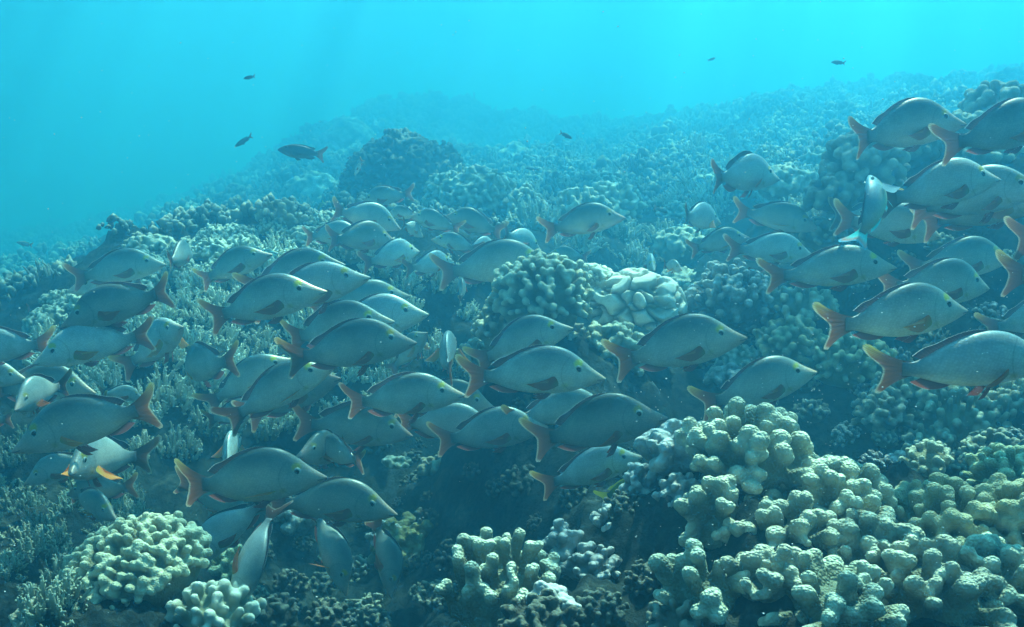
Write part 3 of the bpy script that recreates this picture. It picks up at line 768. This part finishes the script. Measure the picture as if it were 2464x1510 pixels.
# ------------------------------------------------------------------ fish
def interp(tab, s):
    xs = [t[0] for t in tab]
    k = np.array([t[1] for t in tab], float)
    # smooth (catmull-like) through monotone cubic
    m = np.gradient(k, xs)
    i = np.clip(np.searchsorted(xs, s) - 1, 0, len(xs) - 2)
    x0 = np.array(xs)[i]; h = np.array(xs)[i + 1] - x0; t = (s - x0) / h
    return (2*t**3 - 3*t**2 + 1) * k[i] + (t**3 - 2*t**2 + t) * h * m[i] + (-2*t**3 + 3*t**2) * k[i+1] + (t**3 - t**2) * h * m[i+1]
SNAP = dict(top=[(.10,.050),(.16,.052),(.21,.078),(.29,.142),(.38,.204),(.47,.245),(.56,.264),(.63,.260),(.70,.240),(.77,.198),(.83,.147),(.88,.099),(.93,.058),(.97,.028),(1.,.004)],
            bot=[(.10,-.050),(.16,-.053),(.22,-.074),(.30,-.104),(.38,-.124),(.48,-.137),(.60,-.136),(.72,-.117),(.84,-.082),(.92,-.050),(.97,-.026),(1.,-.008)],
            wid=[(.10,.008),(.16,.019),(.21,.034),(.28,.054),(.35,.070),(.47,.083),(.60,.088),(.70,.084),(.80,.068),(.88,.048),(.94,.032),(.98,.020),(1.,.008)])
OVAL = dict(top=[(.10,.05),(.15,.052),(.22,.085),(.35,.13),(.5,.155),(.65,.155),(.8,.125),(.9,.08),(.96,.045),(1.,.006)],
            bot=[(.10,-.05),(.15,-.052),(.22,-.08),(.35,-.12),(.5,-.145),(.65,-.14),(.8,-.105),(.9,-.065),(.96,-.036),(1.,-.010)],
            wid=[(.10,.010),(.15,.020),(.22,.042),(.35,.068),(.5,.082),(.65,.082),(.8,.064),(.9,.044),(.96,.026),(1.,.008)])
def bendy(P, bend):
    P = np.array(P, float); s = P[:, 0]
    tail = np.clip((.58 - s) / .58, 0, 2)
    ang = bend * 1.15 * tail                      # heading change along the spine
    # integrate the spine numerically
    ss = np.linspace(.58, -.35, 94); th = bend * 1.15 * np.clip((.58 - ss) / .58, 0, 2)
    ds = ss[0] - ss[1]
    X = .58 - np.concatenate([[0], np.cumsum(np.cos(th[1:]) * ds)]); Y = np.concatenate([[0], np.cumsum(np.sin(th[1:]) * ds)])
    sx = np.interp(-s, -ss, X); sy = np.interp(-s, -ss, Y)
    m = s < .58
    out = P.copy()
    out[m, 0] = sx[m] + P[m, 1] * np.sin(ang[m]); out[m, 1] = sy[m] + P[m, 1] * np.cos(ang[m])
    hd = np.clip((s - .62) / .38, 0, 1); out[:, 1] += bend * .10 * hd ** 2
    ax, ay = np.interp(0, -ss, X), np.interp(0, -ss, Y); dx, dy = 1 - ax, bend * .10 - ay   # chord fork to snout
    l2 = dx * dx + dy * dy; qx = out[:, 0] - (ax + 1) / 2; qy = out[:, 1] - (ay + bend * .10) / 2
    out[:, 0] = (qx * dx + qy * dy) / l2; out[:, 1] = (-qx * dy + qy * dx) / l2
    return out
def fish_parts(shape, bend, pect, raised, hscale=1.0):
    top = lambda s: interp(shape['top'], s) * hscale
    bot = lambda s: interp(shape['bot'], s) * hscale
    wid = lambda s: interp(shape['wid'], s)
    out = {}
    # body
    ns, nr = 44, 26
    ss = np.concatenate([np.linspace(.105, .9, 32), .9 + .1 * np.sin(np.linspace(0, 1, 13)[1:] * math.pi / 2)])
    V = []; UV = []
    for s in ss:
        t, b_, wd = float(top(s)), float(bot(s)), float(wid(s))
        cz = (t * .42 + b_ * .58)
        for j in range(nr):
            a = j / nr * 2 * math.pi; c, si = math.cos(a), math.sin(a)
            hh = cz + (t - cz) * c if c > 0 else cz + (cz - b_) * c
            y = wd * math.copysign(abs(si) ** .92, si) * (1 - .18 * max(0, c) ** 2)
            V.append((s, y, hh)); UV.append((s, hh + .5))
    n = len(ss); F = []
    for i in range(n - 1):
        for j in range(nr):
            j2 = (j + 1) % nr; F.append((i * nr + j, i * nr + j2, (i + 1) * nr + j2, (i + 1) * nr + j))
    F.append(tuple(range(nr - 1, -1, -1))); F.append(tuple((n - 1) * nr + j for j in range(nr)))
    out['body'] = (bendy(V, bend), F, UV)
    def sheet(rows):
        R_ = len(rows); C_ = len(rows[0]); V = [p for r in rows for p in r]; UV = [(j / (C_ - 1), i / (R_ - 1)) for i in range(R_) for j in range(C_)]
        F = [(i * C_ + j, i * C_ + j + 1, (i + 1) * C_ + j + 1, (i + 1) * C_ + j) for i in range(R_ - 1) for j in range(C_ - 1)]
        return bendy(V, bend), F, UV
    # tail fin: rays from the stalk to a forked trailing edge with rounded paddles
    edge = [(0, -.070, .180), (.06, -.100, .184), (.12, -.112, .160), (.2, -.090, .110), (.32, -.038, .052), (.5, .0, -.002), (.64, -.006, -.055), (.78, -.020, -.108), (.88, -.036, -.150), (.95, -.040, -.178), (1, -.012, -.184)]
    rows = []
    for k in range(23):
        t = k / 22; es = float(interp([(e[0], e[1]) for e in edge], t)); eh = float(interp([(e[0], e[2]) for e in edge], t)) * hscale
        b0 = np.array([.165, (.051 - .104 * t) * hscale]); e1 = np.array([es, eh]); row = []
        for q in range(9):
            r = q / 8; p = b0 + (e1 - b0) * r
            cv = 4 * r * (1 - r) * .020 * (1 - 2 * t) * -1
            row.append((p[0], .0025 * math.sin(t * 40) * r + (.010 * math.sin(t * 6.28)) * r * r, p[1] + cv))
        rows.append(row)
    out['tail_fin'] = sheet(rows)
    # dorsal fin
    rows = []
    for k in range(33):
        t = k / 32; s = .62 - .41 * t; h0 = float(top(s)) - .006
        ht = (.006 + .013 * math.sin(min(1, t * 2.2) * 1.57)) * (1 + raised * 1.6 * math.sin(t * 3.14) ** .5) + .020 * math.exp(-((t - .90) / .10) ** 2)
        if t < .65: ht += .0025 * (k % 2)
        back = .016 + .040 * t ** 2
        rows.append([(s - back * r, .0015 * math.sin(k) * r, h0 + ht * hscale * r) for r in (0, .4, .75, .9, 1)])
    out['dorsal_fin'] = sheet(rows)
    rows = []
    for k in range(13):
        t = k / 12; s = .38 - .17 * t; h0 = float(bot(s)) + .004; ht = .052 * math.sin(.35 + t * 2.2) * (.75 if not raised else 1.1)
        rows.append([(s - (.035 + .03 * t) * r, 0, h0 - ht * hscale * r) for r in (0, .4, .8, .92, 1)])
    out['anal_fin'] = sheet(rows)
    def fin(root, d, wdir, L, W, n=9, curve=0):
        d = np.array(d, float); d /= np.linalg.norm(d); wdir = np.array(wdir, float); nn = np.cross(d, wdir)
        rows = []
        for i in range(n):
            t = i / (n - 1); x = t - .45
            ln = L * (1 - .30 * t - .35 * (1 - t) ** 4 - .75 * max(0, t - .35) ** 1.3)
            rows.append([tuple(np.array(root) + d * ln * r + wdir * W * x * (.30 + 1.25 * math.sin(math.pi * min(1, r) ** 1.15) ** .8) + nn * curve * r * r) for r in (0, .2, .4, .6, .8, .92, 1)])
        return sheet(rows)
    pw = float(wid(.64)) * .96
    for sd, nm in ((1, 'pectoral_fin_a'), (-1, 'pectoral_fin_b')):
        if pect == 'flat':   d, wd, L, W = (-1, sd * .12, .04), (.10, 0, 1), .29, .072
        elif pect == 'down': d, wd, L, W = (-.9, sd * .35, -.18), (-.15, sd * .55, .8), .25, .075
        elif pect == 'edge': d, wd, L, W = (-1, sd * .22, -.06), (-.05, sd * .95, .12), .27, .08
        else:                d, wd, L, W = (-.42, sd * .85, -.28), (.55, sd * .1, .75), .26, .095
        root = (.655, sd * pw, -.038 * hscale)
        out[nm] = fin(root, d, np.array(wd) / np.linalg.norm(wd), L, W, curve=.012 * sd)
    for sd, nm in ((1, 'pelvic_fin_a'), (-1, 'pelvic_fin_b')):
        dn = -.22 if pect in ('flat', 'edge') else -.75
        out[nm] = fin((.60, sd * .025, float(bot(.60)) + .006), (-1, sd * (.12 if pect == 'flat' else .3), dn), np.array((0, .25 * sd, 1.)) / 1.03, .165, .055)
    # eyes
    for sd, nm in ((1, 'eye_a'), (-1, 'eye_b')):
        V0, F0 = ICO[3]
        c = np.array([.80, 0, .083 * hscale]); hw = float(wid(.80)) * .80
        V = V0 * np.array([.030, .010, .030]) + c + np.array([0, sd * hw, 0])
        out[nm] = (bendy(V, bend), [tuple(f) for f in F0], [(0, 0)] * len(V))
        V = ICO[2][0] * np.array([.0200, .005, .0200]) + c + np.array([0, sd * (hw + .0065), 0])
        out[nm + '_pupil'] = (bendy(V, bend), [tuple(f) for f in ICO[2][1]], [(0, 0)] * len(V))
    return out
_cache = {}
frs = random.Random(12)
def fish_meshes(kind, bend, pect, raised, hs, mats):
    key = (kind, bend, pect, raised, hs, mats['body'].name, mats['pect'].name)
    if key not in _cache:
        sh = SNAP if kind == 'snapper' else OVAL
        d = {}
        for nm, (V, F, UV) in fish_parts(sh, bend, pect, raised, hs).items():
            mt = {'body': 'body', 'tail_fin': 'tail', 'dorsal_fin': 'dors', 'anal_fin': 'anal'}.get(nm)
            if mt is None: mt = 'pect' if 'pectoral' in nm else 'anal' if 'pelvic' in nm else 'pupil' if 'pupil' in nm else 'iris'
            base = nm.replace('_pupil', '').replace('_a', '').replace('_b', '') if nm != 'body' and not nm.startswith(('tail', 'dorsal', 'anal')) else nm
            d[nm] = mesh_from('pupil' if 'pupil' in nm else base, V, F, [mats[mt]], uv=UV)
        _cache[key] = d
    return _cache[key]
SM = dict(body=M_BODY, tail=M_TAIL, dors=M_DORS, anal=M_ANAL, pect=M_PECT, iris=M_IRIS, pupil=M_PUPIL)
SMO = dict(SM, pect=M_PECO)
SMW = dict(SM, body=M_BODYW)
SMWO = dict(SM, body=M_BODYW, pect=M_PECO)
DM = dict(body=M_DFISH, tail=M_DTAIL, dors=M_DFIN, anal=M_DFIN, pect=M_DFIN, iris=M_DFIN, pupil=M_PUPIL)
YM = dict(body=M_YFISH, tail=M_YFIN, dors=M_YFIN, anal=M_YFIN, pect=M_YFIN, iris=M_IRIS, pupil=M_PUPIL)
PM = dict(body=M_PARR, tail=M_PTAIL, dors=M_DFIN, anal=M_PTAIL, pect=M_WFIN, iris=M_IRIS, pupil=M_PUPIL)
def fish(nose, fork, label, yaw=0, bend=0.0, pect='flat', raised=0, L=.30, m=1.0, up=None, d=None, mats=None, kind='snapper', hs=1.0, name="snapper", group="snappers of the school", parts=True, cat="fish"):
    du, dv = nose[0] - fork[0], -(nose[1] - fork[1]); px = math.hypot(du, dv); du /= px; dv /= px
    mats = mats or SM
    if kind == 'snapper':
        bend = round(bend + frs.choice((-.34, -.2, -.08, .05, .16, .3)), 2); hs = round(hs * frs.choice((.90, .95, 1.0)), 3)
        if yaw == 0: yaw = frs.uniform(-14, 14)
        if mats is SM and frs.random() < .3: mats = SMW
        if frs.random() < .25 and pect == 'flat': pect = 'down'; raised = frs.choice((0, .4))
    y = R(yaw); Lr = L * m
    if d is None: d = Lr * math.cos(y) * FPX / px
    else: Lr = px * d / FPX / max(.15, math.cos(y)) if abs(yaw) < 70 else Lr
    lim = 99
    for qq in (0.15, .5, .85):
        uu, vv = fork[0] + (nose[0] - fork[0]) * qq, fork[1] + (nose[1] - fork[1]) * qq
        hh = hit_real(uu, vv + .17 * px / math.cos(min(abs(y), 1.1)))
        h2 = hit_real(uu, vv)
        if h2 is not None and (hh is None or h2[1] < hh[1]): hh = h2
        if hh is not None:
            dh = hh[1] * CP - hh[2] * SP
            lim = min(lim, dh - .15 - .02 * dh)
    if 'PROBE' in globals() and lim < d: print('NEARER', label[:70], round(d, 2), round(lim, 2))
    if lim < d:                    # swim clear of the reef: nearer and so a little smaller
        Lr *= lim / d; d = lim
    F = Vector((math.cos(y) * du, math.cos(y) * dv, -math.sin(y)))
    F = c2w(F)
    U = Vector((0, 0, 1)) if up is None else c2w(up)
    U = (U - F * U.dot(F)).normalized(); Yv = U.cross(F)
    M = Matrix((F, Yv, U)).transposed().to_4x4()
    c = at((nose[0] + fork[0]) / 2, (nose[1] + fork[1]) / 2, d)
    root = bpy.data.objects.new(name, None); root.empty_display_size = .02; COL.objects.link(root)
    root.matrix_world = Matrix.Translation(c) @ M @ Matrix.Scale(Lr, 4)
    tag(root, label, cat, group)
    ms = fish_meshes(kind, bend, pect, raised, hs, mats)
    eyes = {}
    for nm, me in ms.items():
        if nm.endswith('pupil'): continue
        o = link(me.name.split('.')[0], me, root)
        eyes[nm] = o
    for nm, me in ms.items():
        if nm.endswith('pupil'): link('pupil', me, eyes[nm[:-6]])
    return root

# snout, tail fork, label, then what is special
FISH = [
 # left side of the school
 ((393,636),(190,668),"right facing snapper highest at the far left of the school, over the crest",dict(yaw=12,m=1.1)),
 ((192,704),(312,662),"pale snapper turned to the camera at far left, above the large left facing one's back",dict(yaw=-48,m=1.02,mats=SMW,bend=-.3)),
 ((140,790),(402,702),"large left facing snapper at upper left with an upswept grey tail",dict(bend=.35,hs=.95)),
 ((92,876),(342,806),"left facing snapper just under the large upper left one, pale tail raised",dict(bend=.5,m=.97,mats=SMWO,hs=.9)),
 ((458,786),(275,884),"pale snapper rising rightward left of centre, head turned, yellow orange pectoral spread",dict(yaw=-28,bend=-.55,pect='out',mats=SMWO)),
 ((-130,858),(118,826),"snapper leaving at the left edge, yellowish tail base, red fins below",dict(bend=.2)),
 ((233,946),(-25,934),"shaded right facing snapper at the left edge below the left facing pair",dict(m=1.08)),
 ((90,970),(110,940),"pale snapper seen head on near the left edge, bright eye",dict(yaw=-74,d=2.35,L=.20,mats=SMW)),
 ((64,915),(-120,902),"slim pale snapper's back at the left edge above the head on one",dict(m=1.3,mats=SMW)),
 ((335,962),(256,944),"small pale snapper facing right with its paddle tail held upright, left of the thicket",dict(yaw=38,bend=-.6,L=.20,mats=SMW)),
 ((112,1020),(262,962),"snapper with a white lit back mostly hidden behind the biggest left facing snapper",dict(m=1.02,d=2.62,mats=SMW,hs=.8)),
 ((28,1088),(360,980),"biggest left facing snapper at lower left with an orange pectoral and dark forked tail",dict(bend=.15,mats=SMO,pect='down')),
 ((-110,1022),(28,1008),"snapper at the left edge turned away, brown tail against the big snapper's snout",dict(L=.2,mats=SMW)),
 ((226,1120),(309,1115),"snapper staring at the camera at lower left, orange pectoral held out right",dict(yaw=-74,d=2.2,L=.26,pect='out',mats=SMWO,bend=.5)),
 ((66,1164),(226,1105),"dim left facing snapper in shade behind the staring one",dict(m=1.15,L=.24)),
 ((152,1195),(328,1166),"dim snapper low behind the staring one, its faded tail to the right",dict(m=1.15,L=.24)),
 ((304,1240),(150,1196),"big faced snapper at lower left looking right above the plated coral, long thin orange fin",dict(yaw=-36,pect='edge',mats=SMO,L=.22,bend=.1)),
 ((437,600),(436,640),"dark snapper silhouette seen from behind on the left crest",dict(yaw=80,d=3.2,L=.22)),
 ((661,614),(481,671),"right facing snapper climbing over the left thicket alone, second from the top on the left",dict()),
 ((791,702),(505,761),"right facing snapper with a wide rusty paddle tail, foremost of the trio at left centre",dict()),
 ((889,667),(618,735),"snapper whose snout shows right of the foremost one of the left centre trio",dict(m=1.05)),
 ((833,638),(592,692),"upper snapper of the left centre trio, small orange fin on its flank",dict(m=1.08,mats=SMO,pect='down')),
 ((953,774),(694,812),"right facing snapper above the one with the big yellow ringed eye, rusty tail",dict(m=1.03)),
 ((1002,826),(702,860),"right facing snapper with big yellow ringed eye and yellow tipped tail, centre left",dict()),
 ((1033,757),(778,798),"right facing snapper whose snout points at the thicket just above the centre left pair",dict(m=1.12)),
 ((985,712),(758,748),"dim snapper's arched back behind the centre left group",dict(m=1.25)),
 ((803,884),(556,1006),"dark big snapper slanting up to the right with a thin orange pectoral, rosy snout",dict(pect='edge',mats=SMO,m=.98)),
 ((824,909),(592,1000),"snapper whose rosy snout sticks out just below the dark slanting one's mouth",dict(m=1.1)),
 ((706,866),(508,968),"snapper behind the dark slanting one, only its yellow brow and back show",dict(m=1.1)),
 ((425,902),(585,862),"dark snapper turning away to the left, yellow tipped tail raised behind it",dict(yaw=45,bend=-.3,mats=SMO,L=.285)),
 ((640,985),(500,1010),"dim snapper low behind the dark slanting one's tail",dict(m=1.3,L=.26)),
 # centre
 ((1121,951),(844,966),"bright blue grey snapper in the centre foreground with a yellow ringed eye",dict(m=.97)),
 ((992,1051),(724,1014),"snapper below the bright centre one, eye ringed white, snout pointing down right",dict(m=1.04)),
 ((1204,1035),(962,1018),"greenish grey snapper right of the pair under the bright centre one, thin fin trailing",dict(pect='edge',m=1.06)),
 ((1319,1027),(1058,1058),"snapper behind the greenish grey one, blunt snout lit orange and tail lobe below",dict(m=1.18)),
 ((1193,985),(960,965),"dim snapper eye and cheek behind the big olive one's tail",dict(m=1.35)),
 ((1457,911),(1130,906),"big olive snapper in the centre right with a yellow edged back and dark tail",dict()),
 ((1380,790),(1150,868),"rosy right facing snapper above the big olive one's back",dict(m=.89)),
 ((1602,1003),(1292,1060),"right facing snapper with a red brown tail hanging over the dark hollow",dict()),
 ((1478,985),(1232,1008),"brownish snapper hidden between the olive one and the one over the hollow",dict(m=1.1)),
 ((1549,1101),(1308,1164),"dim snapper in shade under the one with the red brown tail",dict(m=1.06)),
 ((786,1149),(456,1163),"large right facing snapper at lower left centre with an orange tail and orange streak fin",dict(pect='edge',mats=SMO)),
 ((956,1239),(652,1212),"snapper under the large orange tailed one, rosy snout above the dark hollow",dict(pect='flat')),
 ((618,1262),(424,1165),"snapper peeping out under the orange tailed one, red pectoral pointing left",dict(yaw=-15,m=1.1,pect='edge')),
 ((465,1365),(634,1208),"dim snapper diving down left above the plated coral",dict(m=1.05,L=.285)),
 ((575,1470),(650,1236),"steepest diving snapper at the bottom, slim and pale with a dark eye",dict(yaw=-25,up=(.75,.15,.6),m=.98,L=.26)),
 ((842,1420),(752,1236),"diving snapper with a lit back edge and orange fins spread both ways",dict(yaw=-25,up=(.85,.2,.5),pect='out',mats=SMO,L=.26,m=.98)),
 ((949,1426),(896,1262),"rightmost diving snapper, slim body beside the olive coral boulder",dict(yaw=-32,up=(.8,.2,.55),L=.26)),
 ((738,1085),(800,1092),"snapper looking at the camera behind the orange tailed snapper's snout",dict(yaw=-71,L=.23,d=2.6)),
 ((752,1082),(880,1100),"left facing snapper with an orange edged fin behind the orange tailed snapper's snout",dict(yaw=48,mats=SMO,pect='edge',d=2.55)),
 ((562,1078),(570,1098),"snapper seen end on above the orange tailed one, one pale fin to the left",dict(yaw=72,d=2.9,L=.22,pect='out',mats=SMWO)),
 # upper centre
 ((962,550),(812,508),"snapper at upper centre left nosing down, dark forked tail up at left",dict(yaw=20,bend=-.4,mats=SMW)),
 ((946,578),(806,578),"plump snapper below the nose down one, yellow brow",dict(yaw=38,mats=SM)),
 ((880,566),(737,568),"snapper behind the plump one, its dark tail over the crest",dict(m=1.0,mats=SMW,L=.27)),
 ((1005,602),(884,634),"pale snapper at upper centre with a tiny orange fin",dict(yaw=38,mats=SMWO,L=.27)),
 ((868,488),(990,466),"left facing hazy snapper, highest of the school, in front of the dark coral head",dict(L=.25,yaw=10)),
 ((1015,568),(975,540),"small bright snapper nosing down between the upper centre fish",dict(yaw=58,mats=SMWO,L=.2)),
 ((932,512),(1008,522),"dim snapper back tucked behind the nose down one",dict(L=.19,yaw=24)),
 ((1068,521),(1205,556),"left facing hazy snapper, right one of the two overlapping at upper centre",dict(L=.30)),
 ((986,520),(1105,550),"left facing hazy snapper, left one of the two overlapping at upper centre",dict(L=.30,m=1.1)),
 ((1037,577),(1152,598),"hazy left facing snapper under the overlapping two",dict(L=.26)),
 ((1304,602),(1216,564),"snapper turned away with a dark upright tail, above the one over the cauliflower coral",dict(yaw=48,L=.27,mats=SMW)),
 ((1196,592),(1124,600),"pale snapper turned away behind the back of the one over the cauliflower coral",dict(yaw=48,L=.24,mats=SMW)),
 ((1329,633),(1063,654),"snapper over the cauliflower coral with an orange triangular fin and red tail",dict(m=1.32,mats=SMO,pect='down')),
 ((1088,630),(984,648),"pale backed snapper left of the one over the cauliflower coral, dark tail",dict(yaw=42,L=.30,mats=SMW)),
 ((1104,672),(1108,722),"dim snapper end on under the red tail, dark fin hanging",dict(yaw=60,d=3.3,L=.24)),
 ((1505,525),(1315,552),"lone right facing snapper with red fins right of the upper centre group",dict(pect='down')),
 ((1316,614),(1412,618),"faint left facing snapper behind the cauliflower coral's snapper",dict(L=.27)),
 ((1031,800),(935,892),"brownish snapper rising steeply beside the thicket, small orange fin",dict(yaw=-30,mats=SMO,pect='out',L=.27,bend=-.3)),
 ((1090,830),(1091,880),"thin upright snapper seen end on right of the rising brownish one",dict(yaw=72,d=2.95,L=.26,mats=SMWO,pect='out')),
 # right
 ((2337,294),(2056,336),"uppermost right snapper with a pink edged forked tail above the coral head",dict()),
 ((2562,288),(2265,350),"snapper leaving at the upper right edge, brown tail low",dict()),
 ((1893,424),(1709,434),"pale humped snapper on the right with fins spread, turned slightly away",dict(yaw=35,pect='down',raised=1,mats=SMW)),
 ((1747,533),(1640,523),"small plump snapper at right with a thin upright tail and an orange fin",dict(yaw=48,mats=SMWO,pect='out',L=.26)),
 ((1967,555),(1781,506),"snapper at right pointing down right, green tipped tail raised",dict(bend=.1,pect='edge',mats=SMO)),
 ((1808,571),(1662,600),"small snapper between the plump one and the pointing down one, orange fin below",dict(pect='edge',mats=SMO,L=.26)),
 ((1958,614),(1757,598),"snapper under the green tipped one, snout lit orange",dict(m=.98)),
 ((2156,645),(1855,664),"right facing snapper with a yellow tipped dark tail over the dark knobby coral",dict(hs=.9,yaw=-2)),
 ((1570,645),(1576,628),"small head on snapper, left one of two above the lobed coral",dict(yaw=-72,d=4.0,L=.20,mats=SMW)),
 ((1636,652),(1604,634),"small head on snapper, right one of two above the lobed coral, red fin",dict(yaw=-62,d=3.7,L=.23,mats=SMWO,pect='out')),
 ((1766,648),(1858,640),"small dark snapper with yellow marks half hidden under a larger one at right",dict(L=.2,m=1.05)),
 ((2415,430),(2120,482),"large upper right snapper with an orange lit forehead, behind the parrotfish",dict(m=1.02)),
 ((2270,571),(2020,527),"snapper with a big pink orange tail, passing behind the parrotfish",dict(m=.98)),
 ((2235,548),(2012,516),"snapper almost hidden behind the pink orange tail, green tail tip showing",dict(m=1.15)),
 ((2505,458),(2210,498),"snapper behind the large upper right one, its face at the right edge",dict(m=1.08)),
 ((2535,478),(2240,532),"brownish snapper under the upper right pair, small red fin",dict(m=1.12,mats=SMO)),
 ((2345,747),(1984,783),"large right facing snapper at lower right centre, green edged rusty tail",dict(hs=.86,mats=SMO)),
 ((2391,694),(2118,690),"dim brownish snapper behind the large lower right centre one",dict(m=1.08)),
 ((2440,622),(2185,645),"very dim snapper in the shadowed right part of the school",dict(m=1.15)),
 ((2720,660),(2414,660),"lower snapper leaving at the right edge, pink tail with a yellow tip",dict()),
 ((2760,560),(2457,574),"upper snapper leaving at the right edge, only its pink tail in view",dict(m=1.03)),
 ((2540,868),(2120,888),"largest right snapper cut by the right edge, orange red forked tail",dict(hs=.82,yaw=3)),
 ((2620,745),(2370,790),"dim snapper back above the largest right one at the right edge",dict(m=1.15)),
 ((1795,813),(1489,867),"right facing snapper with yellow brow in front of the small cauliflower coral",dict()),
 ((1971,896),(1690,970),"snapper slanting up right over the near mound with a yellow tipped orange tail",dict()),
]
for nose, fork, lab, kw in FISH:
    fish(nose, fork, lab, **kw)
fish((2108, 418), (2046, 583), "olive green parrotfish curving upward with a glowing turquoise tail", yaw=25, bend=1.0, up=(-.92, -.1, .42), mats=PM, kind='oval', d=2.2, hs=1.0, pect='out', name="parrotfish", group=None)
fish((1568, 1148), (1450, 1200), "dim yellow green fish hiding behind the left edge of the near mound", mats=YM, kind='oval', d=2.5, hs=1.15, name="yellow_fish", group=None)
fish((668, 361), (776, 372), "dark fish with a reddish tail swimming left in open water at upper left", mats=DM, kind='oval', L=.20, raised=0, name="dark_fish", group=None)
fish((565, 354), (604, 328), "small slim dark fish left of the reddish tailed dark fish", mats=DM, kind='oval', L=.10, hs=.8, name="dark_fish", group=None)
fish((586, 190), (612, 184), "blurry little dark fish highest at the upper left", mats=DM, kind='oval', L=.05, name="dark_fish", group=None)
fish((852, 422), (872, 386), "small pale fish nosing down before the huge dark coral head", mats=SMW, kind='oval', L=.09, yaw=20, name="reef_fish", group=None)
fish((1376, 334), (1349, 320), "small dark fish over the hazy slope at upper centre right", mats=DM, kind='oval', L=.06, name="dark_fish", group=None)
fish((2000, 150), (2032, 152), "small dark fish near the surface at the upper right", mats=DM, kind='oval', L=.07, name="dark_fish", group=None)
fish((1722, 140), (1704, 146), "faint dark speck of a fish in open water above the right slope", mats=DM, kind='oval', L=.06, name="dark_fish", group=None)
fish((764, 505), (778, 486), "tiny yellow fish at the top of the left crest", mats=YM, kind='oval', L=.06, name="yellow_fish", group=None)
fish((110, 741), (68, 741), "round dusky fish at the left edge below the far reef", mats=DM, kind='oval', L=.09, hs=1.5, name="dark_fish", group=None)
fish((40, 584), (76, 590), "pale bluish fish over the deep reef at the left edge", mats=SMW, kind='oval', L=.10, name="reef_fish", group=None)
fish((1262, 405), (1296, 408), "slim hazy fish over the coral heads at upper centre", mats=DM, kind='oval', L=.10, hs=.6, name="reef_fish", group=None)
fish((1606, 512), (1576, 500), "tiny dusky fish in front of the right slope beside the lone snapper", mats=DM, kind='oval', L=.07, name="dark_fish", group=None)

# ------------------------------------------------------------------ the water itself
def haze():
    x0, x1, y0, y1, z0, z1 = -70, 70, -6, 70, -9, 5.0
    V = [(x0,y0,z0),(x1,y0,z0),(x1,y1,z0),(x0,y1,z0),(x0,y0,z1),(x1,y0,z1),(x1,y1,z1),(x0,y1,z1)]
    F = [(0,3,2,1),(4,5,6,7),(0,1,5,4),(1,2,6,5),(2,3,7,6),(3,0,4,7)]
    m = bpy.data.materials.new("sea water"); m.use_nodes = True; nt = m.node_tree; nt.nodes.clear()
    out = nt.nodes.new("ShaderNodeOutputMaterial"); v = nt.nodes.new("ShaderNodeVolumePrincipled")
    v.inputs["Color"].default_value = (.065, .315, .50, 1)
    v.inputs["Absorption Color"].default_value = (.10, .73, .86, 1)
    v.inputs["Density"].default_value = .222
    v.inputs["Anisotropy"].default_value = .68
    nt.links.new(v.outputs[0], out.inputs["Volume"])
    me = mesh_from("haze", V, F, [m], smooth=False)
    o = link("haze", me); o["kind"] = "stuff"; o["label"] = "blue green sea water filling the whole scene"; o["category"] = "water"
haze()

def water_surface_gobo():  # unseen sheet added overhead; its painted pattern dapples the sunlight
    n = 200; U = np.linspace(-60, 60, n); Y = np.linspace(-30, 90, n)
    x, y = np.meshgrid(U, Y); P = np.stack([x.ravel(), y.ravel(), np.full(n * n, 5.35)], 1)
    P[:, 2] += fbm(P * .9, 3, 41) * .06
    I = np.arange(n * n).reshape(n, n)
    F = np.stack([I[:-1, :-1], I[:-1, 1:], I[1:, 1:], I[1:, :-1]], -1).reshape(-1, 4)
    m = bpy.data.materials.new("water surface dapple gobo"); m.use_nodes = True; nt = m.node_tree; nt.nodes.clear()
    out = nt.nodes.new("ShaderNodeOutputMaterial"); tr = nt.nodes.new("ShaderNodeBsdfTransparent")
    tc = node(nt, "ShaderNodeTexCoord"); w1 = node(nt, "ShaderNodeTexNoise"); w1.inputs["Scale"].default_value = 1.3; w1.inputs["Detail"].default_value = 3
    w1.inputs["Distortion"].default_value = 1.2
    nt.links.new(tc.outputs["Object"], w1.inputs["Vector"])
    r = math_(nt, 'ABSOLUTE', math_(nt, 'SUBTRACT', w1.outputs["Fac"], .5))
    w2 = node(nt, "ShaderNodeTexNoise"); w2.inputs["Scale"].default_value = .5; w2.inputs["Detail"].default_value = 1
    mo = node(nt, "ShaderNodeMapping"); mo.inputs["Location"].default_value = (.8, -.5, 3.0)
    nt.links.new(tc.outputs["Object"], mo.inputs[0]); nt.links.new(mo.outputs[0], w2.inputs["Vector"])
    big = ramp(nt, w2.outputs["Fac"], [(.38, (.2, .2, .2)), (.505, (1, 1, 1))])  # broad dim patches painted in, shifted to keep the reef lit
    nt.links.new(mixc(nt, 1.0, big, ramp(nt, r, [(0, (1, 1, 1)), (.025, (.9, .9, .9)), (.075, (.34, .36, .38))]), 'MULTIPLY'), tr.inputs[0])
    nt.links.new(tr.outputs[0], out.inputs[0])
    o = link("water_surface_gobo", mesh_from("water_surface_gobo", P, F, [m])); o["kind"] = "structure"
water_surface_gobo()
